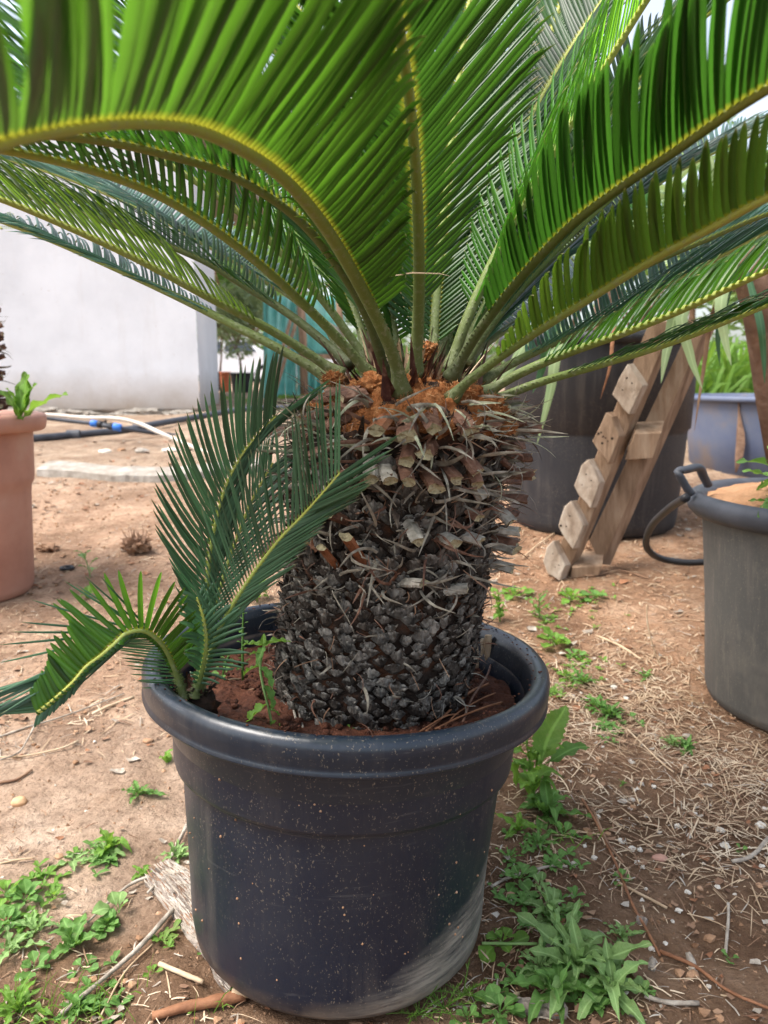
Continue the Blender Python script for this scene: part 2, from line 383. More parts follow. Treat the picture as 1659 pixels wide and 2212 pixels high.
def fillmats():
    M = MAT
    M['ground'] = ground_material()
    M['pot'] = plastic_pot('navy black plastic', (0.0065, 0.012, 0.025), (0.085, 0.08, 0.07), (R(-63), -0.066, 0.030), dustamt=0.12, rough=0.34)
    M['pot_rim'] = plastic_pot('glossy navy plastic rim', (0.009, 0.016, 0.027), (0.095, 0.09, 0.08), None, dustamt=0.10, rough=0.26)
    M['pot_grey'] = plastic_pot('dusty grey plastic', (0.075, 0.073, 0.066), (0.20, 0.175, 0.14), dustamt=0.8, rough=0.7)
    M['tub'] = plastic_pot('black tub plastic', (0.010, 0.012, 0.017), (0.10, 0.085, 0.075), dustamt=0.10, rough=0.5)
    M['basin'] = pm('blue grey plastic', (0.075, 0.10, 0.18), (0.12, 0.14, 0.20), 3, 0.5, 0.1, 20, c3=(0.20, 0.16, 0.14))
    M['terracotta'] = pm('terracotta plastic', (0.33, 0.155, 0.11), (0.43, 0.22, 0.16), 5, 0.6, 0.15, 30, c3=(0.46, 0.28, 0.21))
    M['potsoil'] = pm('red potting soil', (0.035, 0.013, 0.008), (0.11, 0.038, 0.020), 30, 0.95, 1.0, 70, 0.02, c3=(0.20, 0.08, 0.045))
    M['orangesoil'] = pm('orange dry soil', (0.30, 0.15, 0.07), (0.46, 0.26, 0.14), 12, 0.95, 0.9, 60, 0.015)
    M['scale'] = scalemat('weathered leaf base', (0.006, 0.0045, 0.0035), (0.060, 0.048, 0.038), (0.27, 0.25, 0.22), (0.54, 0.51, 0.45))
    M['scale_pale'] = scalemat('bleached leaf base', (0.008, 0.007, 0.006), (0.13, 0.12, 0.105), (0.40, 0.375, 0.33), (0.58, 0.55, 0.48))
    M['core'] = pm('dark trunk core', (0.006, 0.004, 0.003), (0.03, 0.018, 0.012), 30, 0.95, 1.0, 80, 0.01, c3=(0.10, 0.035, 0.012))
    M['stub'] = pm('dried brown petiole', (0.045, 0.020, 0.013), (0.15, 0.072, 0.045), 60, 0.6, 0.5, 220, 0.003, c3=(0.27, 0.165, 0.115))
    M['stub_orange'] = pm('orange brown petiole', (0.12, 0.042, 0.018), (0.26, 0.10, 0.045), 50, 0.5, 0.5, 220, 0.003, c3=(0.30, 0.16, 0.095))
    M['stub_grey'] = pm('bleached petiole', (0.13, 0.115, 0.09), (0.34, 0.31, 0.26), 60, 0.75, 0.6, 220, 0.003, c3=(0.50, 0.46, 0.39))
    M['cut'] = pm('pale cut face', (0.20, 0.17, 0.09), (0.36, 0.31, 0.19), 150, 0.8, 0.8, 300, 0.003, c3=(0.08, 0.05, 0.03))
    M['fibre'] = pm('dry grey scale leaf', (0.06, 0.048, 0.036), (0.23, 0.205, 0.16), 50, 0.75, 0.4, 160, 0.003, c3=(0.46, 0.43, 0.36))
    M['fibre_green'] = pm('grey green scale leaf', (0.13, 0.14, 0.085), (0.30, 0.31, 0.21), 50, 0.75, 0.4, 160, 0.003, c3=(0.44, 0.44, 0.33))
    M['cataphyll'] = pm('dark brown cataphyll', (0.025, 0.009, 0.010), (0.075, 0.03, 0.025), 40, 0.45, 0.4, 160, 0.003, c3=(0.34, 0.24, 0.16))
    M['wool'] = pm('orange brown wool', (0.15, 0.050, 0.018), (0.36, 0.14, 0.052), 60, 1.0, 1.0, 180, 0.01, c3=(0.52, 0.25, 0.11), spec=0.05)
    M['wool_pale'] = pm('pale orange wool', (0.50, 0.26, 0.11), (0.72, 0.46, 0.24), 60, 1.0, 0.6, 180, 0.01, spec=0.05)
    for nm, kk in (('rachis', 1.0), ('rachis_dark', 0.6)):
        m, t, p, o = newmat(nm)
        uv = t.nodes.new('ShaderNodeUVMap'); sp = t.nodes.new('ShaderNodeSeparateXYZ'); t.links.new(uv.outputs[0], sp.inputs[0])
        c = ramp(t, sp.outputs[0], [(0.0, (0.085*kk, 0.105*kk, 0.032*kk)), (0.2, (0.12*kk, 0.17*kk, 0.032*kk)), (0.5, (0.24*kk, 0.30*kk, 0.055*kk)), (1.0, (0.40*kk, 0.41*kk, 0.07*kk))])
        wn = noi(t, coords(t), 140, 5, 0.7)
        c = mix(t, ramp(t, wn, [(0.52, (0, 0, 0)), (0.66, (0.5, 0.5, 0.5))]), c, (0.26*kk, 0.27*kk, 0.18*kk))
        t.links.new(c, p.inputs['Base Color']); p.inputs['Roughness'].default_value = 0.68
        bump(t, p, wn, 0.5, 0.003); M[nm] = m
    yb = (0.40, 0.38, 0.03)
    M['leaflet'] = leafmat('cycad leaflet', (0.018, 0.065, 0.011), (0.040, 0.115, 0.016), (0.075, 0.21, 0.016), yb, 0.36, 0.38, (0.45, 0.36, 0.16))
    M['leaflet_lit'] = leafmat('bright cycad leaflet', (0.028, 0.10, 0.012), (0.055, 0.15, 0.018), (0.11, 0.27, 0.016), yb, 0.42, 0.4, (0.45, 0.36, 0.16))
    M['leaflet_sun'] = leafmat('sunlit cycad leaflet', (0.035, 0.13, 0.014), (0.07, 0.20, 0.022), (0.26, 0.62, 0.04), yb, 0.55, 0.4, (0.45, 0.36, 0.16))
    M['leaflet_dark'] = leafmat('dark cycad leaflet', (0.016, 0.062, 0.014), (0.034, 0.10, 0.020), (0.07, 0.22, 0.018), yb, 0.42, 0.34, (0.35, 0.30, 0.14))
    M['leaflet_olive'] = leafmat('olive cycad leaflet', (0.045, 0.095, 0.016), (0.09, 0.15, 0.026), (0.22, 0.40, 0.03), yb, 0.42, 0.4, (0.55, 0.5, 0.25))
    M['leaflet_skylit'] = leafmat('glossy skylit cycad leaflet', (0.055, 0.135, 0.095), (0.10, 0.21, 0.155), (0.09, 0.26, 0.10), yb, 0.25, 0.28, (0.4, 0.35, 0.2), spec=0.8)  # sky light on the upper sides put into the colour as pale blue
    M['pup_leaf'] = leafmat('young cycad leaflet', (0.035, 0.095, 0.048), (0.075, 0.155, 0.085), (0.08, 0.23, 0.07), (0.25, 0.32, 0.04), 0.28, 0.33, (0.2, 0.18, 0.08))
    M['pup_bright'] = leafmat('young bright leaflet', (0.03, 0.10, 0.010), (0.055, 0.145, 0.015), (0.16, 0.40, 0.02), yb, 0.4, 0.38)
    M['weed'] = leafmat('weed leaf', (0.085, 0.20, 0.045), (0.16, 0.31, 0.075), (0.22, 0.42, 0.06), None, 0.35, 0.6, nscale=30, spec=0.25)
    M['weed_pale'] = leafmat('pale weed leaf', (0.15, 0.27, 0.08), (0.27, 0.41, 0.15), (0.28, 0.46, 0.10), None, 0.3, 0.7, nscale=30, spec=0.25)
    M['weed_bright'] = leafmat('bright weed leaf', (0.10, 0.23, 0.03), (0.18, 0.33, 0.055), (0.30, 0.52, 0.06), None, 0.4, 0.55, nscale=30, spec=0.25)
    M['yucca'] = leafmat('pale strap leaf', (0.22, 0.34, 0.16), (0.38, 0.48, 0.24), (0.4, 0.55, 0.2), None, 0.35, 0.5, nscale=8)
    M['yucca_dark'] = leafmat('dark strap leaf', (0.02, 0.07, 0.03), (0.05, 0.12, 0.05), (0.08, 0.22, 0.06), None, 0.3, 0.4, nscale=8)
    M['straw'] = pm('straw', (0.28, 0.18, 0.10), (0.50, 0.37, 0.24), 9, 0.8, 0, c3=(0.64, 0.54, 0.40))
    M['straw_brown'] = pm('brown litter', (0.10, 0.05, 0.03), (0.24, 0.14, 0.085), 9, 0.85, 0, c3=(0.36, 0.24, 0.15))
    M['stick'] = pm('grey dead stick', (0.14, 0.11, 0.085), (0.36, 0.31, 0.25), 40, 0.85, 0.8, 120, 0.004, c3=(0.50, 0.45, 0.38))
    M['redstick'] = pm('reddish dry stem', (0.16, 0.065, 0.03), (0.32, 0.15, 0.075), 40, 0.7, 0.5, 120, 0.004)
    M['bark'] = pm('weathered grey bark', (0.05, 0.036, 0.03), (0.25, 0.205, 0.17), 22, 0.9, 1.0, 60, 0.012, c3=(0.40, 0.35, 0.30), stretch=(1, 1, 1))
    M['fibre_pale'] = pm('bleached fibre', (0.26, 0.22, 0.18), (0.44, 0.39, 0.34), 60, 0.85, 0.3, 160, 0.003)
    M['fibre_dark'] = pm('dark dry scale leaf', (0.012, 0.008, 0.006), (0.06, 0.042, 0.03), 60, 0.8, 0.6, 160, 0.004, c3=(0.18, 0.145, 0.11))
    M['stone'] = pm('white limestone', (0.44, 0.38, 0.31), (0.70, 0.66, 0.58), 30, 0.9, 0.5, 90, 0.003)
    M['pebble'] = pm('orange pebble', (0.46, 0.25, 0.12), (0.60, 0.38, 0.22), 20, 0.6, 0.1, 90, 0.002)
    M['crumb'] = pm('soil crumb', (0.14, 0.07, 0.035), (0.34, 0.20, 0.115), 14, 0.95, 0.5, 120, 0.003, c3=(0.48, 0.31, 0.20))
    M['wood'] = pm('pallet wood', (0.13, 0.075, 0.042), (0.29, 0.19, 0.12), 26, 0.85, 0.9, 120, 0.004, c3=(0.40, 0.29, 0.20), stretch=(1, 1, 0.16))
    M['wood_sunlit'] = pm('sunlit pallet block', (0.24, 0.17, 0.115), (0.42, 0.33, 0.25), 26, 0.9, 0.9, 90, 0.004, c3=(0.55, 0.47, 0.38), stretch=(1, 1, 0.5))  # sunlight on the board ends put into a paler colour
    M['hole'] = pm('dark nail hole', (0.02, 0.012, 0.008), (0.05, 0.03, 0.02), 30, 0.9, 0)
    M['whitewall'] = wall_material()
    M['concrete'] = pm('pale concrete', (0.20, 0.165, 0.13), (0.29, 0.26, 0.22), 14, 0.9, 0.7, 45, 0.01, c3=(0.40, 0.37, 0.33))
    M['pipe'] = pm('grey black pipe', (0.035, 0.04, 0.05), (0.085, 0.09, 0.105), 9, 0.55, 0.1, 60)
    M['hose_white'] = pm('dusty white hose', (0.46, 0.40, 0.33), (0.66, 0.61, 0.54), 9, 0.6, 0.1, 60)
    M['blue'] = pm('blue valve collar', (0.03, 0.14, 0.50), (0.05, 0.20, 0.62), 9, 0.4, 0)
    M['blackpl'] = pm('black plastic', (0.014, 0.015, 0.018), (0.03, 0.03, 0.033), 9, 0.5, 0)
    M['cloth'] = pm('teal shade cloth', (0.10, 0.36, 0.31), (0.18, 0.50, 0.44), 2.5, 0.8, 0.4, 8, 0.05, c3=(0.34, 0.66, 0.60))
    M['olive'] = leafmat('olive foliage', (0.14, 0.20, 0.09), (0.28, 0.34, 0.18), (0.3, 0.42, 0.15), None, 0.3, 0.6, nscale=3)
    M['hedge'] = leafmat('far foliage', (0.08, 0.17, 0.045), (0.20, 0.32, 0.09), (0.3, 0.5, 0.1), None, 0.35, 0.6, nscale=1.5)
    M['trunk'] = pm('brown trunk', (0.13, 0.075, 0.05), (0.27, 0.17, 0.115), 12, 0.9, 0.9, 40, 0.01)
    M['orange'] = pm('orange plastic', (0.48, 0.13, 0.06), (0.58, 0.19, 0.09), 5, 0.6, 0)
    M['carwhite'] = pm('white car paint', (0.72, 0.74, 0.77), (0.80, 0.81, 0.83), 2, 0.25, 0)
    M['carglass'] = pm('car glass', (0.03, 0.04, 0.05), (0.06, 0.07, 0.08), 2, 0.1, 0)
    M['tyre'] = pm('tyre rubber', (0.015, 0.015, 0.015), (0.03, 0.03, 0.03), 5, 0.8, 0)
def wall_material():
    m, t, p, o = newmat('white plaster wall')
    v = coords(t, shift=False); sp = t.nodes.new('ShaderNodeSeparateXYZ'); t.links.new(v, sp.inputs[0])
    n = noi(t, v, 1.6, 6, 0.65)
    c = ramp(t, n, [(0.3, (0.58, 0.595, 0.62)), (0.6, (0.67, 0.685, 0.71)), (0.8, (0.70, 0.715, 0.74))])
    st = noi(t, scaled(t, v, (1, 1, 0.15)), 6, 6, 0.7)
    c = mix(t, ramp(t, st, [(0.55, (0, 0, 0)), (0.78, (0.35, 0.35, 0.35))]), c, (0.50, 0.47, 0.44))
    # rain-splashed soil along the foot
    e = mth(t, 'ADD', mth(t, 'SUBTRACT', 0.86, sp.outputs[2]), mth(t, 'MULTIPLY', mth(t, 'SUBTRACT', noi(t, v, 3, 6, 0.7), 0.5), 0.30))
    f = mth(t, 'MULTIPLY', e, 2.2, True)
    c = mix(t, mth(t, 'MULTIPLY', f, 0.95), c, (0.30, 0.235, 0.175))
    sk = noi(t, v, 26, 4, 0.6)
    c = mix(t, ramp(t, sk, [(0.68, (0, 0, 0)), (0.74, (0.6, 0.6, 0.6))]), c, (0.35, 0.28, 0.22))
    t.links.new(c, p.inputs['Base Color']); p.inputs['Roughness'].default_value = 0.9
    bump(t, p, noi(t, v, 14, 8, 0.7), 0.35, 0.01)
    return m
fillmats()

# ------------------------------------------------------------------ ground
def build_ground():
    xs = []; x = -1.9
    while x < 1.9: xs.append(x); x += 0.0135
    st = 0.0135; lo = xs[0]; hi = xs[-1]; L = []; Rr = []
    while hi < 400: st *= 1.16; hi += st; Rr.append(hi); lo -= st; L.append(lo)
    xs = L[::-1]+xs+Rr
    ys = []; y = 0.35
    while y < 2.9: ys.append(y); y += 0.0135
    st = 0.0135; hi = ys[-1]
    while hi < 600: st *= 1.06; hi += st; ys.append(hi)
    lo = 0.35; st = 0.02; B = []
    while lo > -40: st *= 1.35; lo -= st; B.append(lo)
    ys = B[::-1]+ys
    vs = []; nx = len(xs)
    for y in ys:
        for x in xs:
            z = gz(x, y)
            if -1.95 < x < 1.95 and 0.3 < y < 3.2:
                f = noise.fractal(Vector((x*16, y*16, 1.7)), 0.7, 2.2, 4)
                z += 0.0045*f
                r2 = (x+0.04)**2+(y-1.0)**2
                if r2 < 0.06: z -= 0.004
            vs.append((x, y, z))
    fs = []
    for j in range(len(ys)-1):
        for i in range(nx-1):
            a = j*nx+i; fs.append((a, a+1, a+nx+1, a+nx))
    mb = MB(); mb.v = vs; mb.f = fs; mb.uv = [(0, 0)]*len(vs); mb.mi = [0]*len(fs)
    o = mb.build('ground', MAT['ground']); o['kind'] = 'structure'
build_ground()

# ------------------------------------------------------------------ main pot
PC = Vector((-0.067, 1.0, 0.004)); RIMZ = 0.404
pot = empty('plant_pot', PC, 'large navy black plastic nursery pot with rolled rim, holding the big cycad', 'pot')
TILT = Matrix.Translation((0, 0, 0)) @ Matrix.Rotation(R(2.5), 4, 'Y') @ Matrix.Rotation(R(-1.1), 4, 'X')
def potwob(a, z):
    return 0.015*noise.noise(Vector((math.cos(a)*1.2, math.sin(a)*1.2, z*4)))+0.004*noise.noise(Vector((math.cos(a)*4, math.sin(a)*4, z*12)))
body_prof0 = [(0.0, 0.004), (0.12, 0.0), (0.172, 0.001), (0.186, 0.006), (0.1945, 0.018), (0.1975, 0.040), (0.1990, 0.09), (0.2015, 0.14), (0.205, 0.20), (0.2080, 0.250),
             (0.2083, 0.262), (0.2085, 0.2650), (0.2155, 0.2662), (0.2190, 0.2685), (0.2205, 0.274), (0.2220, 0.30), (0.225, 0.33), (0.228, 0.352), (0.231, 0.3615)]
rim_prof = [(0.2315, 0.3600), (0.2535, 0.3590), (0.2575, 0.3602), (0.2582, 0.3622), (0.2560, 0.3650), (0.2562, 0.3700), (0.2585, 0.3790), (0.2590, 0.3890), (0.2575, 0.3960), (0.2535, 0.4010), (0.2480, 0.4025), (0.2425, 0.4005), (0.2375, 0.3960), (0.2345, 0.3850),
            (0.2310, 0.3600), (0.2260, 0.3300), (0.2200, 0.30), (0.21, 0.26)]
body_prof = [(r*1.055, z) for r, z in body_prof0]; rim_prof = [(r*1.06, z) for r, z in rim_prof]
def lathe_obj(name, prof, mat, parent, c, n=128, wob=None, M=None):
    mb = MB(); lathe(mb, prof, n, c, 0, wob, M); return mb.build(name, mat, parent)
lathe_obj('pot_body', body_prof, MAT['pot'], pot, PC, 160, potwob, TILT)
lathe_obj('rim', rim_prof, MAT['pot_rim'], pot, PC, 160, potwob, TILT)
SOILZ = 0.345
mb = MB(); vs = []; fs = []; NR = 34; NA = 120
for j in range(NR+1):
    r = 0.234*j/NR
    for k in range(NA):
        a = 2*math.pi*k/NA
        p = Vector((r*math.cos(a), r*math.sin(a), SOILZ))
        p.z += 0.012*noise.noise(p*14)+0.006*noise.fractal(p*60, 0.7, 2.1, 3)+0.01*(1-min(1, r/0.15))
        p.x *= 0.995
        vs.append(TILT @ p+PC)
for j in range(NR):
    for k in range(NA):
        a = j*NA+k; b = j*NA+(k+1) % NA; fs.append((a, b, b+NA, a+NA))
mb.add(vs, fs); mb.build('soil', MAT['potsoil'], pot)
# soil crumbs and litter lying on the soil and the rim
mb = MB()
for i in range(520):
    a = rnd(0, 6.283)
    if i < 330:
        r = rnd(0.12, 0.222); z = SOILZ+0.004; s = rnd(0.0015, 0.0065)
    else:
        r = rnd(0.247, 0.264); z = 0.4025; s = rnd(0.0006, 0.0018)
    c = TILT @ Vector((r*math.cos(a), r*math.sin(a), z))+PC
    blob(mb, c, s, 1, 0.4, (1, 1, 0.7))
tag(mb.build('soil_crumbs', MAT['potsoil'], pot), kind='stuff')
# flakes of dry mud stuck on the outside
mb = MB()
for i in range(46):
    a = rnd(-2.9, -0.3); z = rnd(0.05, 0.34)
    r = 0.2+0.0
    # radius of the wall at that height
    for (r0, z0), (r1, z1) in zip(body_prof, body_prof[1:]):
        if z0 <= z <= z1: r = r0+(r1-r0)*(z-z0)/max(1e-6, z1-z0)
    r *= 1+potwob(a, z)
    blob(mb, TILT @ Vector((r*math.cos(a), r*math.sin(a), z))+PC, rnd(0.0008, 0.0022), 1, 0.3, (1, 1, 1))
tag(mb.build('mud_flecks', MAT['crumb'], pot), kind='stuff')
# cut stakes of old petiole standing in the soil by the right rim
def stake(u, v, u2, v2, d, wd):
    g = MB(); a = PX(u, v, d); b = PX(u2, v2, d)
    g2 = [a.lerp(b, k/4)+Vector((rnd(-.001, .001), 0, 0)) for k in range(5)]
    tube(g, g2, wd, 7, hint=Vector((0, -1, 0)), flat=0.6, jit=0.12)
    return g
for i, (u, v, u2, v2, d, wd) in enumerate([(1027, 1450, 1025, 1385, 1.12, .0045), (1056, 1455, 1055, 1372, 1.13, .0060), (1041, 1452, 1043, 1380, 1.14, .0035)]):
    tag(stake(u, v, u2, v2, d, wd).build('cut_stalk', MAT['straw']), ['short dry brown stalk standing nearest the trunk inside the right of the pot', 'thickest dry brown stalk standing inside the right rim of the pot', 'thin dry brown stalk between two others inside the right rim of the pot'][i], 'stalk', 'dry stalks stuck in the pot soil')

# ------------------------------------------------------------------ cycad
TY = 1.015; TZ0 = 0.335; TZ1 = 0.775
def tax(z): return -0.017+(z-0.35)*0.115
def trad(z):
    k = (z-TZ0)/(TZ1-TZ0)
    pts = [(0, .129), (.12, .136), (.35, .137), (.5, .135), (.62, .133), (.75, .136), (.86, .140), (.93, .122), (1.0, .07)]
    for (a, ra), (b, rb) in zip(pts, pts[1:]):
        if k <= b: return ra+(rb-ra)*max(0, (k-a))/(b-a)
    return .07
CY = empty('cycad', (tax(0.345), TY, 0.345), 'big sago cycad with a rugged dark trunk and spreading green fronds, in the navy pot', 'cycad')
mb = MB()
prof = []
for i in range(60):
    z = TZ0+(TZ1-TZ0)*i/59; prof.append((trad(z), z))
vs = []; fs = []; n = 96
for j, (r, z) in enumerate(prof):
    for k in range(n):
        a = 2*math.pi*k/n
        q = Vector((math.cos(a)*r, math.sin(a)*r, z))
        rr = r-0.006+0.006*noise.fractal(q*40, 0.8, 2, 3)
        vs.append(Vector((tax(z)+rr*math.cos(a), TY+rr*math.sin(a), z)))
for j in range(len(prof)-1):
    for k in range(n):
        a = j*n+k; b = j*n+(k+1) % n; fs.append((a, b, b+n, a+n))
fs.append(tuple(range((len(prof)-1)*n, len(prof)*n)))
mb.add(vs, fs); mb.build('trunk', MAT['core'], CY)
def tframe(th, z, out=0.0):
    """frame on the trunk surface: origin, outward, sideways, up"""
    o = Vector((math.cos(th), math.sin(th), 0)); s = Vector((-math.sin(th), math.cos(th), 0))
    r = trad(z)+out
    return Vector((tax(z)+o.x*r, TY+o.y*r, z)), o, s, Vector((0.1, 0, 1)).normalized()
def fmat(p, x, y, z, s=1.0):
    M = Matrix((x, y, z)).transposed().to_4x4()
    return Matrix.Translation(p) @ M @ Matrix.Scale(s, 4)
# leaf-base scales, local frame: x sideways, y outward, z up, about 1 unit = 10 mm
def scale_mesh(seed):
    """one old leaf base: a shelf of layered, torn tissue that juts out and up, ragged along its lip"""
    random.seed(seed); g = MB(); nl = 8
    w = rnd(.95, 1.3); h = rnd(.7, 1.05); off = Vector((rnd(0, 50), rnd(0, 50), 0)); skew = rnd(-.35, .35)
    rows = [[] for _ in range(5)]
    torn = [rnd(-.35, .30) for _ in range(nl)]
    for i in range(nl):
        t = i/(nl-1)*2-1; ab = abs(t)
        base = Vector((t*w, .05-.25*ab, -h*1.0*(1-ab**1.4)))
        tip = Vector((t*w*.70+skew*(1-ab), (.85-.35*ab)*(1+torn[i]), (.42+.40*(1-ab))*h+torn[i]*.5))
        m1 = base.lerp(tip, .35)+Vector((0, .22+.25*noise.noise(Vector((t*3, 1, 0))+off), -.12+rnd(-.10, .10)))
        m2 = base.lerp(tip, .70)+Vector((rnd(-.05, .05), .10+.35*noise.noise(Vector((t*4, 2, 0))+off), rnd(-.16, .12)))
        back = Vector((tip.x*.9, tip.y*rnd(.25, .55)-.1, tip.z-rnd(.0, .30)))
        for r_, q in zip(rows, (base, m1, m2, tip, back)): r_.append(q)
    vs = [p for r_ in rows for p in r_]; fs = []; uv = [(j/4, i/(nl-1)) for j in range(5) for i in range(nl)]
    for j in range(4):
        for i in range(nl-1):
            a = j*nl+i; fs.append((a, a+1, a+nl+1, a+nl))
    g.add([v*0.0105 for v in vs], fs, uv)
    for k in range(random.choice([0, 1, 1, 2])):       # frayed tongues of old leaf base curling off
        q0 = rows[3][random.randrange(1, nl-1)]; sx = rnd(-.7, .7)
        pts = [q0-Vector((0, .2, .1)), q0+Vector((sx*.3, .25, .25)), q0+Vector((sx, .35+rnd(0, .4), rnd(.1, .7)))]
        ribbon(g, [p*0.0105 for p in pts], [rnd(.0014, .003), rnd(.001, .0022), .0004], Vector((0, 1, .3)))
    return g
def ribbon(g, pts, wd, nrm, cup=0.25, mi=0):
    n = len(pts); vs = []; uv = []; fs = []
    for i, p in enumerate(pts):
        t = (pts[min(i+1, n-1)]-pts[max(i-1, 0)]).normalized()
        N = perp(t, nrm); W = t.cross(N)
        w_ = wd[i] if isinstance(wd, (list, tuple)) else wd
        vs += [p-W*w_-N*w_*cup, p, p+W*w_-N*w_*cup]; u_ = i/(n-1); uv += [(u_, 0), (u_, .5), (u_, 1)]
    for i in range(n-1):
        a = 3*i; fs += [(a, a+1, a+4, a+3), (a+1, a+2, a+5, a+4)]
    g.add(vs, fs, uv, mi)
SCM = []
for i in range(12):
    g = scale_mesh(100+i); SCM.append(g)
SCMESH = [g.mesh('leaf_base', MAT['scale_pale'] if i % 3 == 0 else MAT['scale'], smooth=False) for i, g in enumerate(SCM)]
random.seed(11)
rest = MB(); NS = 1150; cnt = 0; cands = []
zmax = 0.685
for k in range(NS):
    th = k*2.399963+rnd(-.05, .05); z = TZ0+0.012+(zmax-TZ0-0.012)*k/NS+rnd(-.002, .002)
    p, o, s, up = tframe(th, z, -0.004)
    tilt = rnd(-.25, .25); s2 = (s*math.cos(tilt)+up*math.sin(tilt)); up2 = s2.cross(o)*-1
    if up2.z < 0: up2 = -up2
    o2 = (o+up2*rnd(-.15, .35)).normalized(); s2 = perp(o2, s2); up2 = s2.cross(o2)
    if up2.z < 0: s2 = -s2; up2 = -up2
    size = rnd(.72, 1.18)*(1.0 if z < .52 else 1.1)
    toward = -o.y
    M = fmat(p, s2, o2, up2, size)
    cands.append((toward, z, M))
cands.sort(key=lambda c: -(c[0]+(0.5 if c[1] < .55 else 0)))
for i, (tw, z, M) in enumerate(cands):
    kk = random.randrange(12)
    if i < 300: link('leaf_base', SCMESH[kk], CY, m=Matrix.Translation(-Vector(CY.location)) @ M)
    else:
        g = SCM[kk]; rest.add([M @ Vector(v) for v in g.v], g.f)
tag(rest.build('leaf_bases', MAT['scale'], CY, smooth=False), kind='stuff')

# shaggy pointed scale leaves left between the stubs
random.seed(29)
for k in range(150):
    th = k*2.399963+1.1; z = .585+.15*k/150
    if math.sin(th) > .35: continue
    p, o, s, up = tframe(th, z, -.006); g = MB()
    d = (o*rnd(.5, 1.1)+s*rnd(-.5, .5)+up*rnd(-.2, 1.0)).normalized(); L = rnd(.022, .045); wd = rnd(.004, .0075)
    pts = [p+d*L*t+Vector((0, 0, rnd(-.5, .2)*L*t*t))*.5 for t in (0, .3, .6, .85, 1)]
    ribbon(g, pts, [wd, wd*.95, wd*.65, wd*.3, .0004], o*.4+up, .5); link('scale_leaf', g.mesh('scale_leaf', MAT[random.choice(['fibre_dark', 'fibre_dark', 'stub', 'fibre'])], smooth=False), CY)
# cut petiole stubs
def stub_geo(a, b, r0, r1, g, spines=True, split=False):
    """half-round tapered stub from a to b with a ragged pale cut end and toothed edges"""
    ax = (b-a).normalized(); N = perp(ax, Vector((0, -0.3, 1))); S = ax.cross(N)
    n = 9; L = (b-a).length; rows = 6; vs = []; uv = []; fs = []
    ph = [rnd(-.13, .13) for _ in range(n)]
    for j in range(rows):
        t = j/(rows-1); r = r0+(r1-r0)*t**.7; c = a.lerp(b, t)+N*0.12*L*(math.sin(t*1.6))*0.3
        for k in range(n):
            an = 2*math.pi*k/n
            q = 1+ph[k]*(1+t)+rnd(-.09, .09)
            e = ax*(rnd(-.35, .30)*r if j == rows-1 else 0)
            vs.append(c+(S*math.cos(an)*1.15+N*math.sin(an)*.72)*r*q+e); uv.append((t, k/n))
    for j in range(rows-1):
        for k in range(n):
            x = j*n+k; y = j*n+(k+1) % n; fs.append((x, y, y+n, x+n))
    g.add(vs, fs, uv, 0)
    last = vs[-n:]; c = sum(last, Vector())/n-ax*r1*rnd(.1, .4)
    ins = [c.lerp(q, .75)-ax*r1*rnd(0, .15) for q in last]
    fv = last+ins+[c]; ff = []
    for k in range(n):
        ff.append((k, (k+1) % n, n+(k+1) % n, n+k)); ff.append((n+k, n+(k+1) % n, 2*n))
    g.add(fv, ff, None, 1)
    if spines:
        for sg in (-1, 1):
            for q in range(6):
                t = .25+.7*q/6; r = r0+(r1-r0)*t; base = a.lerp(b, t)+S*sg*r*1.05
                tip = base+(S*sg*.9+ax*.5)*rnd(.002, .0055)
                g.add([base-ax*.0011, base+ax*.0011, base+N*.001, tip], [(0, 1, 3), (1, 2, 3), (2, 0, 3)], None, 0)
def on_trunk(u, v, extra=0.0):
    r_ = ray(u, v); z = 0.5; y = 0.9
    for _ in range(6):
        z = H+r_.z*y; cx = tax(z); rr = trad(min(max(z, TZ0), TZ1-.03))+extra
        A = r_.x**2+1; B = -2*(r_.x*cx+TY); C_ = cx*cx+TY*TY-rr*rr
        D = B*B-4*A*C_
        y = (-B-math.sqrt(D))/(2*A) if D > 0 else (-B)/(2*A)
    return Vector((r_.x*y, y, H+r_.z*y))
